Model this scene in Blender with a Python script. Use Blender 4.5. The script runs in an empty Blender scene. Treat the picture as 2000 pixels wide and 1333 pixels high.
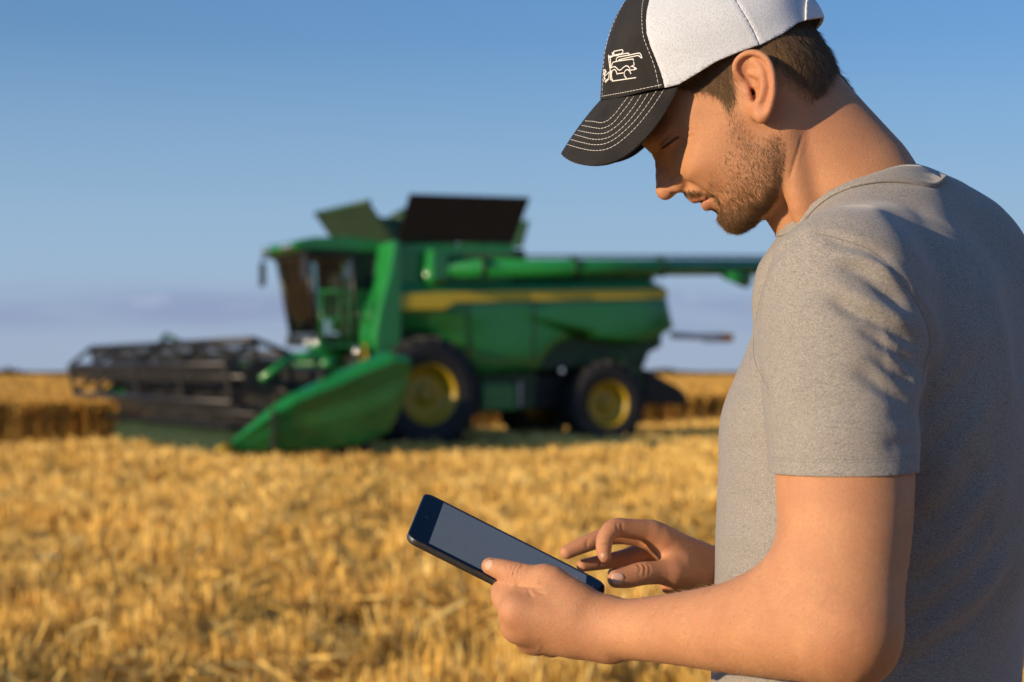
import bpy, bmesh, math, random
import numpy as np
from mathutils import Vector, Matrix
random.seed(7); RNG = np.random.default_rng(11)
SC = bpy.context.scene
COL = SC.collection
# ------------------------------------------------------------------ camera, sky, sun, exposure
FPX, CX, CY = 3333.333, 1000.0, 725.0          # focal length in photo pixels, principal column, horizon row
CAMZ = 1.5
cam_d = bpy.data.cameras.new('camera'); cam = bpy.data.objects.new('camera', cam_d); COL.objects.link(cam)
cam.location = (0, 0, CAMZ); cam.rotation_euler = (math.radians(90), 0, 0)
cam_d.sensor_width = 36; cam_d.lens = 60; cam_d.shift_y = 58.5 / 2000
cam_d.clip_start = 0.05; cam_d.clip_end = 20000
cam_d.dof.use_dof = True; cam_d.dof.focus_distance = 1.56; cam_d.dof.aperture_fstop = 6.0
SC.camera = cam
SUN_AZ = (-0.835, -0.55)                         # ground direction towards the sun
SUN_EL = math.radians(12)
sun_d = bpy.data.lights.new('sun', 'SUN'); sun = bpy.data.objects.new('sun', sun_d); COL.objects.link(sun)
sdir = Vector((SUN_AZ[0] * math.cos(SUN_EL), SUN_AZ[1] * math.cos(SUN_EL), math.sin(SUN_EL))).normalized()
sun.rotation_euler = sdir.to_track_quat('Z', 'Y').to_euler(); sun.location = (-8, -6, 9)
sun_d.energy = 4.8; sun_d.angle = math.radians(0.53); sun_d.color = (1.0, 0.76, 0.50)
world = bpy.data.worlds.new('World'); SC.world = world; world.use_nodes = True
wt = world.node_tree; wt.nodes.clear()
def wn(t, **k):
    n = wt.nodes.new(t)
    for a, b in k.items(): setattr(n, a, b)
    return n
sky = wn('ShaderNodeTexSky', sky_type='NISHITA', sun_disc=False)
sky.sun_elevation = SUN_EL; sky.sun_rotation = math.atan2(sdir.x, sdir.y)
sky.air_density = 1.0; sky.dust_density = 2.0; sky.ozone_density = 4.0; sky.altitude = 200
geo = wn('ShaderNodeTexCoord'); sep = wn('ShaderNodeSeparateXYZ')
wt.links.new(geo.outputs['Generated'], sep.inputs[0])
# haze towards the horizon and a low bank of cloud, all round
def zramp(stops):
    r = wn('ShaderNodeValToRGB'); e = r.color_ramp.elements; e[0].position = 0.; e[0].color = (stops[0][1],) * 3 + (1,); e[1].position = 1.; e[1].color = (0, 0, 0, 1)
    for pos, v in stops[1:]: q = e.new(pos); q.color = (v, v, v, 1)
    wt.links.new(sep.outputs['Z'], r.inputs[0]); return r.outputs[0]
def wmix(f, a, col):
    m = wn('ShaderNodeMix', data_type='RGBA'); wt.links.new(f, m.inputs[0]); wt.links.new(a, m.inputs[6]); m.inputs[7].default_value = (*col, 1); return m.outputs[2]
def wnoise(sc, lo, hi, det=5):
    mp = wn('ShaderNodeMapping'); mp.inputs['Scale'].default_value = sc; nz = wn('ShaderNodeTexNoise'); nz.inputs['Scale'].default_value = 1.; nz.inputs['Detail'].default_value = det; nz.inputs['Roughness'].default_value = .55
    wt.links.new(geo.outputs['Generated'], mp.inputs[0]); wt.links.new(mp.outputs[0], nz.inputs['Vector']); nr = wn('ShaderNodeMapRange'); nr.inputs['From Min'].default_value = lo; nr.inputs['From Max'].default_value = hi; wt.links.new(nz.outputs['Fac'], nr.inputs[0]); return nr.outputs[0]
def wmul(a, b): m = wn('ShaderNodeMath', operation='MULTIPLY'); wt.links.new(a, m.inputs[0]); wt.links.new(b, m.inputs[1]); return m.outputs[0]
tint = wn('ShaderNodeMix', data_type='RGBA', blend_type='MULTIPLY'); tint.inputs[0].default_value = 1; tint.inputs[7].default_value = (0.45, 0.75, 1.00, 1)
wt.links.new(sky.outputs[0], tint.inputs[6])
c0 = wmix(zramp([(0, .95), (.06, .92), (.09, .82), (.13, .60), (.19, .28), (.30, .10), (.45, 0.)]), tint.outputs[2], (2.19, 3.22, 4.45))
c1 = wmix(zramp([(0, 1.), (.022, .9), (.045, .5), (.07, .15), (.10, 0.)]), c0, (2.27, 2.80, 3.68))
c2 = wmix(wmul(zramp([(0, 0.), (.022, .1), (.030, .85), (.040, .85), (.046, .45), (.052, 0.)]), wnoise((5, 5, 40), .36, .56)), c1, (1.77, 2.18, 3.35))
c3 = wmix(wmul(zramp([(0, 0.), (.032, .0), (.044, .8), (.050, .4), (.056, 0.)]), wnoise((26, 26, 60), .56, .70, 3)), c2, (2.6, 3.05, 4.1))
class cm: outputs = [None, None, c3]
bg = wn('ShaderNodeBackground'); bg.inputs[1].default_value = 0.135
wo = wn('ShaderNodeOutputWorld'); wt.links.new(cm.outputs[2], bg.inputs[0]); wt.links.new(bg.outputs[0], wo.inputs[0])
SC.view_settings.view_transform = 'Standard'; SC.view_settings.look = 'None'
SC.view_settings.exposure = 0.2; SC.view_settings.gamma = 1.0; SC.view_settings.use_curve_mapping = False
SC.render.engine = 'CYCLES'; SC.cycles.max_bounces = 8; SC.cycles.transparent_max_bounces = 8
try: SC.cycles.use_denoising = True
except Exception: pass

# ------------------------------------------------------------------ helpers
def P(px, py, Y):                               # a point of the place seen at photo pixel (px, py), Y metres ahead
    return np.array(((px - CX) / FPX * Y, Y, CAMZ + (CY - py) / FPX * Y))
def to_px(p):
    p = np.asarray(p); return CX + FPX * p[..., 0] / p[..., 1], CY - FPX * (p[..., 2] - CAMZ) / p[..., 1]

def tag(o, label=None, cat=None, group=None, kind=None):
    if label: o['label'] = label
    if cat: o['category'] = cat
    if group: o['group'] = group
    if kind: o['kind'] = kind
    return o
def empty(name, loc=(0, 0, 0)):
    o = bpy.data.objects.new(name, None); COL.objects.link(o); o.location = loc; o.empty_display_size = .1
    return o
def link(name, me, mat=None, parent=None, smooth=False, world=False):   # world: the mesh is already in world coordinates
    o = bpy.data.objects.new(name, me); COL.objects.link(o)
    if mat is not None and len(me.materials) == 0: me.materials.append(mat)
    if parent is not None:
        o.parent = parent
        if world and parent.parent is None: o.matrix_parent_inverse = Matrix.Translation(-parent.location)
    if smooth: me.polygons.foreach_set('use_smooth', np.ones(len(me.polygons), bool)); me.update()
    return o
def np_mesh(name, v, f):                        # f: (n,3) or (n,4) array
    v = np.asarray(v, np.float32); f = np.asarray(f, np.int32); n, k = f.shape
    me = bpy.data.meshes.new(name); me.vertices.add(len(v)); me.vertices.foreach_set('co', v.ravel())
    me.loops.add(n * k); me.loops.foreach_set('vertex_index', f.ravel())
    me.polygons.add(n); me.polygons.foreach_set('loop_start', np.arange(0, n * k, k, dtype=np.int32))
    me.update(calc_edges=True); me.validate(); return me
def attr(me, name, vals):
    a = me.attributes.new(name, 'FLOAT', 'POINT'); a.data.foreach_set('value', np.asarray(vals, np.float32))

class NT:                                        # small node-tree builder
    def __init__(s, name):
        s.m = bpy.data.materials.new(name); s.m.use_nodes = True; s.t = s.m.node_tree
        s.b = s.t.nodes['Principled BSDF']; s.out = s.t.nodes['Material Output']
    def n(s, t, ins=None, **k):
        n = s.t.nodes.new(t)
        for a, b in k.items(): setattr(n, a, b)
        for a, b in (ins or {}).items():
            if isinstance(b, bpy.types.NodeSocket): s.t.links.new(b, n.inputs[a])
            else: n.inputs[a].default_value = b
        return n
    def l(s, a, b): s.t.links.new(a, b)
    def set(s, **k):
        for a, b in k.items():
            a = a.replace('_', ' ')
            if isinstance(b, bpy.types.NodeSocket): s.l(b, s.b.inputs[a])
            else: s.b.inputs[a].default_value = b
        return s
    def noise(s, scale, detail=3, rough=.5, vec=None, dim='3D'):
        n = s.n('ShaderNodeTexNoise', {'Scale': scale, 'Detail': detail, 'Roughness': rough})
        if vec is None: vec = s.n('ShaderNodeTexCoord').outputs['Object']
        s.l(vec, n.inputs['Vector']); return n.outputs['Fac']
    def map(s, sc=(1, 1, 1), rot=(0, 0, 0), src='Object'):
        n = s.n('ShaderNodeMapping', {'Scale': sc, 'Rotation': rot}); s.l(s.n('ShaderNodeTexCoord').outputs[src], n.inputs[0]); return n.outputs[0]
    def rng(s, v, a, b, c=0., d=1.):
        return s.n('ShaderNodeMapRange', {0: v, 1: a, 2: b, 3: c, 4: d}).outputs[0]
    def mix(s, f, a, b, mode='MIX'):
        n = s.n('ShaderNodeMix', data_type='RGBA', blend_type=mode)
        for i, q in ((0, f), (6, a), (7, b)):
            if isinstance(q, bpy.types.NodeSocket): s.l(q, n.inputs[i])
            else: n.inputs[i].default_value = q if i == 0 else (*q, 1) if len(q) == 3 else q
        return n.outputs[2]
    def at(s, name): return s.n('ShaderNodeAttribute', attribute_name=name).outputs['Fac']
    def math(s, op, a, b=0.):
        return s.n('ShaderNodeMath', {0: a, 1: b}, operation=op).outputs[0]
    def bump(s, h, strength=.3, dist=.001, nrm=None):
        n = s.n('ShaderNodeBump', {'Strength': strength, 'Distance': dist, 'Height': h})
        if nrm is not None: s.l(nrm, n.inputs['Normal'])
        s.l(n.outputs[0], s.b.inputs['Normal']); return n.outputs[0]
def simple(name, col, rough=.5, metal=0., var=.12, scale=4., spec=.5, coat=0.):
    t = NT(name); f = t.noise(scale, 4)
    c = t.mix(t.rng(f, .3, .7), [v * (1 - var) for v in col], [min(1, v * (1 + var)) for v in col])
    t.set(Base_Color=c, Roughness=rough, Metallic=metal, Specular_IOR_Level=spec)
    if coat: t.set(Coat_Weight=coat, Coat_Roughness=.08)
    t.set(Roughness=t.rng(f, .2, .8, max(0, rough - .08), min(1, rough + .08)))
    return t.m

# ------------------------------------------------------------------ implicit-surface modelling
BIG = 1e3
class Nd:
    pad = 0.
    def far(s, lo, hi):
        g = np.maximum(np.maximum(s.lo - hi, lo - s.hi), 0); return float(np.sqrt((g * g).sum()))
class Cone(Nd):                                  # tapered capsule, optional flattening along an axis
    def __init__(s, a, b, ra, rb, flat=None, fl=1.):
        s.a = np.asarray(a, np.float32); s.b = np.asarray(b, np.float32); s.ra = ra; s.rb = rb; r = max(ra, rb)
        s.lo = np.minimum(s.a, s.b) - r; s.hi = np.maximum(s.a, s.b) + r
        s.ax = None
        if flat is not None: s.ax = np.asarray(flat, float) / np.linalg.norm(flat); s.fl = fl
    def ev(s, p, lo, hi):
        ba = s.b - s.a; q = p - s.a; L2 = ba @ ba
        t = np.clip(q @ ba / max(L2, 1e-12), 0, 1)
        q = q - t[:, None] * ba
        if s.ax is not None:
            c = q @ s.ax; d = np.sqrt(np.maximum((q * q).sum(1) - c * c, 0) + (c / s.fl) ** 2)
            return (d - (s.ra + t * (s.rb - s.ra))) * min(1., s.fl)
        return np.sqrt((q * q).sum(1)) - (s.ra + t * (s.rb - s.ra))
class Chain(Nd):                                 # smooth tube of varying radius along a curve through points (world xyz, r in m)
    def __init__(s, pts, seg=3, flat=None, fl=1., straight=False):
        p = np.asarray(pts, float); p = p if straight else spline(p, (len(p) - 1) * seg + 1); s.p = p[:, :3].astype(np.float32); s.r = p[:, 3].astype(np.float32); m = s.r.max()
        s.lo = s.p.min(0) - m; s.hi = s.p.max(0) + m; s.ax = None
        if flat is not None: s.ax = np.asarray(flat, float) / np.linalg.norm(flat); s.fl = fl
    def ev(s, p, lo, hi):
        d = np.full(len(p), BIG, np.float32)
        for a, b, ra, rb in zip(s.p[:-1], s.p[1:], s.r[:-1], s.r[1:]):
            m = max(ra, rb) + .03
            if (np.minimum(a, b) - m > hi).any() or (np.maximum(a, b) + m < lo).any(): continue
            ba = b - a; q = p - a; t = np.clip(q @ ba / (ba @ ba), 0, 1); q = q - t[:, None] * ba
            if s.ax is not None:
                c = q @ s.ax; l = (np.sqrt(np.maximum((q * q).sum(1) - c * c, 0) + (c / s.fl) ** 2) - (ra + t * (rb - ra))) * min(1., s.fl)
            else: l = np.sqrt((q * q).sum(1)) - (ra + t * (rb - ra))
            d = np.minimum(d, l)
        return d
class Ell(Nd):
    def __init__(s, c, r, ax=None):
        s.c = np.asarray(c, np.float32); s.r = np.asarray(r, np.float32); s.M = np.eye(3, dtype=np.float32) if ax is None else np.asarray(ax, np.float32)
        m = s.r.max(); s.lo = s.c - m; s.hi = s.c + m
    def ev(s, p, lo, hi):
        q = (p - s.c) @ s.M.T; k0 = np.sqrt(((q / s.r) ** 2).sum(1)); k1 = np.sqrt(((q / s.r ** 2) ** 2).sum(1))
        return np.where(k0 < 1e-6, -s.r.min(), k0 * (k0 - 1) / np.maximum(k1, 1e-9))
def hit(node, px, py, y0=1.32, y1=1.85):         # first point of a solid along a line of sight
    Y = np.arange(y0, y1, .0006); r = np.array(((px - CX) / FPX, 1, (CY - py) / FPX)); p = np.array((0, 0, CAMZ)) + Y[:, None] * r
    d = node.ev(p, p.min(0), p.max(0)); i = int(np.argmax(d < 0))
    return p[i] if d[i] < 0 else None
class Fn(Nd):
    def __init__(s, f, lo, hi): s.f = f; s.lo = np.asarray(lo, float); s.hi = np.asarray(hi, float)
    def ev(s, p, lo, hi): return s.f(p)
def smin(a, b, k):
    if k <= 0: return np.minimum(a, b)
    h = np.maximum(k - np.abs(a - b), 0) / k
    return np.minimum(a, b) - h * h * k * .25
class Uni(Nd):                                   # children: nodes or (node, k); ('-', node, k) carves; ('d', fn) displaces
    def __init__(s, ch, k=.005):
        s.ch = []; los = []; his = []
        for c in ch:
            if isinstance(c, tuple) and c[0] in ('-', 'd'): s.ch.append(c); continue
            n, kk = c if isinstance(c, tuple) else (c, k)
            s.ch.append(('+', n, kk)); los.append(n.lo - n.pad); his.append(n.hi + n.pad)
        s.lo = np.min(los, 0); s.hi = np.max(his, 0)
    def ev(s, p, lo, hi):
        d = np.full(len(p), BIG, np.float32)
        for c in s.ch:
            if c[0] == '+':
                if c[1].far(lo, hi) > c[2] + .02: continue
                d = smin(d, c[1].ev(p, lo, hi), c[2])
            elif c[0] == '-':
                if c[1].far(lo, hi) > c[2] + .02: continue
                d = -smin(-d, c[1].ev(p, lo, hi), c[2])
            else: d = c[1](p, d)
        return d
def surface(node, lo, hi, h, nb=20, smooth=1):
    lo = np.asarray(lo, float); hi = np.asarray(hi, float)
    n = (np.ceil((hi - lo) / h / nb).astype(int)) * nb + 1
    vol = np.full(n, .5, np.float32)
    rng_ = [range(0, n[i] - 1, nb) for i in range(3)]
    g = np.arange(nb + 1); gx, gy, gz = np.meshgrid(g, g, g, indexing='ij'); base = (np.stack((gx, gy, gz), -1).reshape(-1, 3) * h).astype(np.float32)
    cn = np.array([[[x, y, z] for x in rng_[0] for y in rng_[1] for z in rng_[2]]]).reshape(-1, 3)
    half = nb * h * .5; ctr = (lo + cn * h + half).astype(np.float32); thr = half * 1.74 * 1.15 + .005
    g_ = np.maximum(np.maximum(node.lo - ctr - half, ctr - half - node.hi), 0); dcs = np.full(len(cn), .5)
    inb = (g_ * g_).sum(1) < .004 ** 2; dcs[inb] = node.ev(ctr[inb], ctr.min(0) - 9, ctr.max(0) + 9)
    for b, dc in zip(cn, dcs):
        i, j, k = b; sl = (slice(i, i + nb + 1), slice(j, j + nb + 1), slice(k, k + nb + 1))
        if dc > thr: continue
        if dc < -thr: vol[sl] = -.5; continue
        o = lo + b * h
        vol[sl] = node.ev(base + o.astype(np.float32), o, o + nb * h).reshape(nb + 1, nb + 1, nb + 1)
    s = vol < 0
    a = s[:-1, :-1, :-1]; al = a.copy(); an = a.copy()
    for dx in (0, 1):
        for dy in (0, 1):
            for dz in (0, 1):
                q = s[dx:n[0] - 1 + dx, dy:n[1] - 1 + dy, dz:n[2] - 1 + dz]; al &= q; an |= q
    act = an & ~al; ci = np.argwhere(act); N = len(ci)
    idx = np.full(act.shape, -1, np.int32); idx[act] = np.arange(N)
    cor = {}
    for dx in (0, 1):
        for dy in (0, 1):
            for dz in (0, 1): cor[dx, dy, dz] = vol[ci[:, 0] + dx, ci[:, 1] + dy, ci[:, 2] + dz]
    acc = np.zeros((N, 3)); cnt = np.zeros(N)
    ks = list(cor)
    for p in ks:
        for ax in range(3):
            if p[ax]: continue
            q = list(p); q[ax] = 1; q = tuple(q); va, vb = cor[p], cor[q]; m = (va < 0) != (vb < 0)
            t = np.where(m, va / np.where(m, va - vb, 1), 0)
            e = np.array(p, float)[None].repeat(N, 0); e[:, ax] += t
            acc[m] += e[m]; cnt[m] += 1
    v = lo + (ci + acc / cnt[:, None]) * h
    quads = []
    for ax in range(3):
        u, w = (ax + 1) % 3, (ax + 2) % 3
        sl0 = [slice(None)] * 3; sl1 = [slice(None)] * 3; sl0[ax] = slice(0, -1); sl1[ax] = slice(1, None)
        A = s[tuple(sl0)]; B = s[tuple(sl1)]; ch = A != B
        e = np.argwhere(ch); ok = (e[:, u] > 0) & (e[:, w] > 0) & (e[:, u] < n[u] - 1) & (e[:, w] < n[w] - 1); e = e[ok]
        ins = A[e[:, 0], e[:, 1], e[:, 2]]
        def cell(du, dw):
            c = e.copy(); c[:, u] += du; c[:, w] += dw; return idx[c[:, 0], c[:, 1], c[:, 2]]
        q = np.stack((cell(-1, -1), cell(0, -1), cell(0, 0), cell(-1, 0)), 1)
        q[~ins] = q[~ins][:, ::-1]; quads.append(q)
    f = np.concatenate(quads); f = f[(f >= 0).all(1)]
    if smooth:
        ed = np.concatenate((f[:, [0, 1]], f[:, [1, 2]], f[:, [2, 3]], f[:, [3, 0]])); ed = np.concatenate((ed, ed[:, ::-1]))
        deg = np.bincount(ed[:, 0], minlength=N).astype(float); deg[deg == 0] = 1
        for it in range(smooth):
            for lam in (.5, -.52):
                avg = np.stack([np.bincount(ed[:, 0], weights=v[ed[:, 1], c], minlength=N) for c in range(3)], 1) / deg[:, None]
                v = v + lam * (avg - v)
    return v, f
def vnorm(v, f):
    n = np.cross(v[f[:, 2]] - v[f[:, 0]], v[f[:, -1]] - v[f[:, 1]]) if f.shape[1] == 4 else np.cross(v[f[:, 1]] - v[f[:, 0]], v[f[:, 2]] - v[f[:, 0]])
    vn = np.stack([sum(np.bincount(f[:, i], weights=n[:, c], minlength=len(v)) for i in range(f.shape[1])) for c in range(3)], 1)
    return vn / np.maximum(np.linalg.norm(vn, axis=1, keepdims=True), 1e-12)
def tris(f): return f if f.shape[1] == 3 else np.concatenate((f[:, [0, 1, 2]], f[:, [0, 2, 3]]))
def clip(v, f, g, extra=(), snap=0.):                     # keep the part of a mesh where g > 0, cut cleanly; extra: per-vertex arrays carried along
    t = tris(f); v = np.asarray(v); ex = [np.asarray(x) for x in extra]
    g = np.where(np.abs(g) < snap, 1e-6, g); pos = g > 0; k = pos[t].sum(1); keep = [t[k == 3]]; cache = {}; nv = []; base = len(v)
    new_ex = [[] for _ in ex]
    def cutv(i, j):
        key = (i, j) if i < j else (j, i)
        if key not in cache:
            s = g[key[0]] / (g[key[0]] - g[key[1]]); cache[key] = base + len(nv); nv.append(v[key[0]] + s * (v[key[1]] - v[key[0]]))
            for q, x in enumerate(ex): new_ex[q].append(x[key[0]] + s * (x[key[1]] - x[key[0]]))
        return cache[key]
    out = []
    for tri in t[(k > 0) & (k < 3)]:
        tri = list(tri)
        while True:
            if (pos[tri[0]] and not pos[tri[1]] and not pos[tri[2]]) or (not pos[tri[0]] and pos[tri[1]] and pos[tri[2]]): break
            tri = tri[1:] + tri[:1]
        a, b, c = tri; ab = cutv(a, b); ac = cutv(a, c)
        if pos[a]: out.append((a, ab, ac))
        else: out += [(ab, b, c), (ab, c, ac)]
    vv = np.concatenate((v, np.array(nv).reshape(-1, 3))); tt = np.concatenate((keep[0], np.array(out, int).reshape(-1, 3)))
    ee = [np.concatenate((x, np.array(y).reshape((-1,) + x.shape[1:]))) for x, y in zip(ex, new_ex)]
    us = np.unique(tt); mp_ = np.full(len(vv), -1); mp_[us] = np.arange(len(us))
    return vv[us], mp_[tt], [x[us] for x in ee]
def rbf(pts, vals, smooth=0.):                   # thin-plate spline through scattered values
    pts = np.asarray(pts, float); vals = np.asarray(vals, float); n = len(pts)
    def ph(r2): return np.where(r2 > 1e-9, .5 * r2 * np.log(np.maximum(r2, 1e-9)), 0)
    d2 = ((pts[:, None] - pts[None]) ** 2).sum(-1)
    A = np.zeros((n + 3, n + 3)); A[:n, :n] = ph(d2) + smooth * np.eye(n); A[:n, n] = 1; A[:n, n + 1:] = pts; A[n:, :n] = A[:n, n:].T
    w = np.linalg.solve(A, np.concatenate((vals, np.zeros(3))))
    def f(q):
        out = np.empty(len(q))
        for i in range(0, len(q), 20000):
            s_ = q[i:i + 20000]; r2 = ((s_[:, None] - pts[None]) ** 2).sum(-1); out[i:i + 20000] = ph(r2) @ w[:n] + w[n] + s_ @ w[n + 1:]
        return out.astype(np.float32)
    return f
class Grid2:                                     # a 2-D field sampled once, read back bilinearly
    def __init__(s, f, x0, x1, y0, y1, h):
        s.x0, s.y0, s.h = x0, y0, h; s.nx = int((x1 - x0) / h) + 1; s.ny = int((y1 - y0) / h) + 1
        X, Y = np.meshgrid(x0 + h * np.arange(s.nx), y0 + h * np.arange(s.ny), indexing='ij'); s.g = f(np.stack((X.ravel(), Y.ravel()), 1)).reshape(s.nx, s.ny)
    def __call__(s, x, y):
        fx = np.clip((x - s.x0) / s.h, 0, s.nx - 1.001); fy = np.clip((y - s.y0) / s.h, 0, s.ny - 1.001); i = fx.astype(int); j = fy.astype(int); a = fx - i; b = fy - j; g = s.g
        return (g[i, j] * (1 - a) + g[i + 1, j] * a) * (1 - b) + (g[i, j + 1] * (1 - a) + g[i + 1, j + 1] * a) * b
    def grad(s, x, y):                           # value and gradient in one lookup
        if not hasattr(s, 'g3'): gx, gy = np.gradient(s.g, s.h); s.g3 = np.stack((s.g, gx, gy), -1).astype(np.float32)
        fx = np.clip((x - s.x0) / s.h, 0, s.nx - 1.001); fy = np.clip((y - s.y0) / s.h, 0, s.ny - 1.001); i = fx.astype(np.int32); j = fy.astype(np.int32); a = (fx - i)[:, None]; b = (fy - j)[:, None]; k = i * s.ny + j; g = s.g3.reshape(-1, 3)
        r = (g[k] * (1 - a) + g[k + s.ny] * a) * (1 - b) + (g[k + 1] * (1 - a) + g[k + s.ny + 1] * a) * b; return r[:, 0], r[:, 1], r[:, 2]
def poly_sd(poly):                               # signed distance to a closed 2-D polygon
    A = np.asarray(poly, float); B = np.roll(A, -1, 0)
    def f(q):
        d = np.full(len(q), 1e9); ins = np.zeros(len(q), bool)
        for a, b in zip(A, B):
            e = b - a; w = q - a; t = np.clip((w @ e) / (e @ e), 0, 1); r = w - t[:, None] * e; d = np.minimum(d, (r * r).sum(1))
            c = (a[1] > q[:, 1]) != (b[1] > q[:, 1])
            x = a[0] + (q[:, 1] - a[1]) * (b[0] - a[0]) / (b[1] - a[1] if b[1] != a[1] else 1e-9); ins ^= c & (q[:, 0] < x)
        return np.where(ins, -1, 1) * np.sqrt(d)
    return f
def polyline_d(line, x, y):                      # distance to an open polyline, and position along it 0..1
    L = np.asarray(line, float); d = np.full(len(x), 1e9); s_ = np.zeros(len(x)); side = np.zeros(len(x))
    cum = np.concatenate(([0], np.cumsum(np.linalg.norm(np.diff(L, axis=0), axis=1))))
    for i in range(len(L) - 1):
        e = L[i + 1] - L[i]; l2 = e @ e; wx = x - L[i, 0]; wy = y - L[i, 1]; t = np.clip((wx * e[0] + wy * e[1]) / l2, 0, 1)
        rx = wx - t * e[0]; ry = wy - t * e[1]; q = np.sqrt(rx * rx + ry * ry); m = q < d
        d = np.where(m, q, d); s_ = np.where(m, (cum[i] + t * math.sqrt(l2)) / cum[-1], s_); side = np.where(m, np.sign(e[0] * wy - e[1] * wx), side)
    return d, s_, side
def spline(pts, n):                              # Catmull-Rom through points
    p = np.asarray(pts, float); p = np.concatenate((2 * p[:1] - p[1:2], p, 2 * p[-1:] - p[-2:-1])); out = []
    m = len(p) - 3
    for t in np.linspace(0, m - 1e-6, n):
        i = int(t); u = t - i; a, b, c, d = p[i:i + 4]
        out.append(.5 * (2 * b + (c - a) * u + (2 * a - 5 * b + 4 * c - d) * u * u + (3 * b - a - 3 * c + d) * u ** 3))
    return np.array(out)
# ------------------------------------------------------------------ field: ground, stubble, standing wheat, far hedge
PSI = math.radians(27)
CF = np.array((-math.cos(PSI), -math.sin(PSI))); CLF = np.array((math.sin(PSI), -math.cos(PSI)))   # the machine's forward and left on the ground
EDGE_P = np.array((-9.3, 37.6)); STRIP = 4.8
def crop_in(x, y): q = np.stack((x - EDGE_P[0], y - EDGE_P[1]), 1); lf = q @ CLF; fw = q @ CF; return (lf < 0) | ((fw > 0) & (lf < STRIP))
def ground_mat():
    t = NT('stubble_soil'); oc = t.n('ShaderNodeTexCoord').outputs['Object']; a = t.noise(.9, 6, .65, oc); b = t.noise(14, 4, .6, oc); c = t.noise(1., 4, .6, t.map((60, 18, 30), (0, 0, .44)))
    k = t.mix(t.rng(a, .3, .7), (.33, .19, .05), (.52, .32, .095)); k = t.mix(t.rng(c, .45, .62), (.075, .042, .013), k); k = t.mix(t.rng(b, .5, .75, 0, .6), k, (.68, .47, .19))
    t.set(Base_Color=k, Roughness=.95, Specular_IOR_Level=.1); t.bump(t.math('ADD', b, c), 1., .06); return t.m
def straw_mat(name, lo, mid, hi):
    t = NT(name); v = t.at('tone'); c = t.mix(t.rng(v, 0, .5), lo, mid); c = t.mix(t.rng(v, .5, 1), c, hi)
    t.set(Base_Color=c, Roughness=.6, Specular_IOR_Level=.25)
    tr = t.n('ShaderNodeBsdfTranslucent'); t.l(c, tr.inputs[0]); mx = t.n('ShaderNodeMixShader', {0: .22}); t.l(t.b.outputs[0], mx.inputs[1]); t.l(tr.outputs[0], mx.inputs[2]); t.l(mx.outputs[0], t.out.inputs[0]); return t.m
gm = ground_mat()
gv = [(-4000, -60, 0), (4000, -60, 0), (4000, 6000, 0), (-4000, 6000, 0)]
tag(link('ground', np_mesh('ground', gv, [(0, 1, 2, 3)]), gm), kind='structure')
def blades(name, x, y, z0, h, w, lean, mat, tone, flat=None, kind='stuff', head=False):   # one upright quad per straw, bent, any facing
    n = len(x); a = RNG.uniform(0, 2 * math.pi, n); az = RNG.uniform(0, 2 * math.pi, n); sx, sy = np.cos(a) * w / 2, np.sin(a) * w / 2; lx, ly = np.cos(az) * lean * h, np.sin(az) * lean * h
    r0 = np.stack((x, y, z0), 1); V = []
    if head:
        lev = ((0, .55, 0.), (.72, .55, .4), (.80, 1.9, .55), (1., .5, 1.))
    else: lev = ((0, 1., 0.), (1., .8, 1.))
    for f, ws, lf in lev:
        c = r0 + np.stack((lx * lf, ly * lf, h * f * np.sqrt(np.maximum(1 - (lean * lf) ** 2, .05))), 1); s_ = np.stack((sx * ws, sy * ws, np.zeros(n)), 1); V += [c - s_, c + s_]
    k = len(lev) * 2; V = np.stack(V, 1).reshape(-1, 3); b = (np.arange(n) * k)[:, None]; F = np.concatenate([b + np.array([[i, i + 1, i + 3, i + 2]]) for i in range(0, k - 2, 2)])
    me = np_mesh(name, V, F); attr(me, 'tone', np.repeat(tone, k)); o = link(name, me, mat); return tag(o, kind=kind)
def clump(x, y, f, seed):
    r = np.random.default_rng(seed); o = np.zeros(len(x))
    for i in range(14): k = r.normal(size=2) * f * r.uniform(.4, 2.2); o += np.sin(x * k[0] + y * k[1] + r.uniform(0, 6.3))
    return o / 14 ** .5 / .7
# stubble: density follows distance so that the ground stays covered
NT_ = 80000; u = RNG.random(NT_); ty = 6.2 * (80 / 6.2) ** (u ** .95); tx = RNG.uniform(-1, 1, NT_) * (ty * .345 + .8)
nn_ = 22000; ty = np.concatenate((ty, RNG.uniform(-7, 6.4, nn_))); tx = np.concatenate((tx, RNG.uniform(-9, 9, nn_)))            # the same field round the man and the camera
lat = np.stack((tx, ty), 1) @ CLF; alo = np.stack((tx, ty), 1) @ CF; on = RNG.random(len(tx)) < .7; lat = np.where(on, np.round(lat / .16) * .16 + RNG.normal(0, .02, len(tx)), lat); tx = alo * CF[0] + lat * CLF[0]; ty = alo * CF[1] + lat * CLF[1]
xx = np.repeat(tx, 6); yy = np.repeat(ty, 6); N = len(xx); spr = .020 + .0016 * np.maximum(yy, 0); xx = xx + RNG.normal(size=N) * spr; yy = yy + RNG.normal(size=N) * spr; okp = (np.hypot(xx, yy) > .5) & (np.hypot(xx - .37, yy - 1.65) > .35); xx, yy = xx[okp], yy[okp]; N = len(xx)
cl_ = .8 * clump(xx, yy * .6, 1.5, 5) + .7 * clump(xx, yy * .6, 4.6, 6) + .4 * clump(xx, yy, 13, 7); keep = (~crop_in(xx, yy)) & (RNG.random(N) < np.clip(.68 + .58 * cl_, .04, 1)); xx, yy, cl_ = xx[keep], yy[keep], cl_[keep]; n = len(xx)
M_STRAW = straw_mat('straw', (.48, .255, .050), (.90, .555, .120), (.97, .74, .27))
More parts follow.
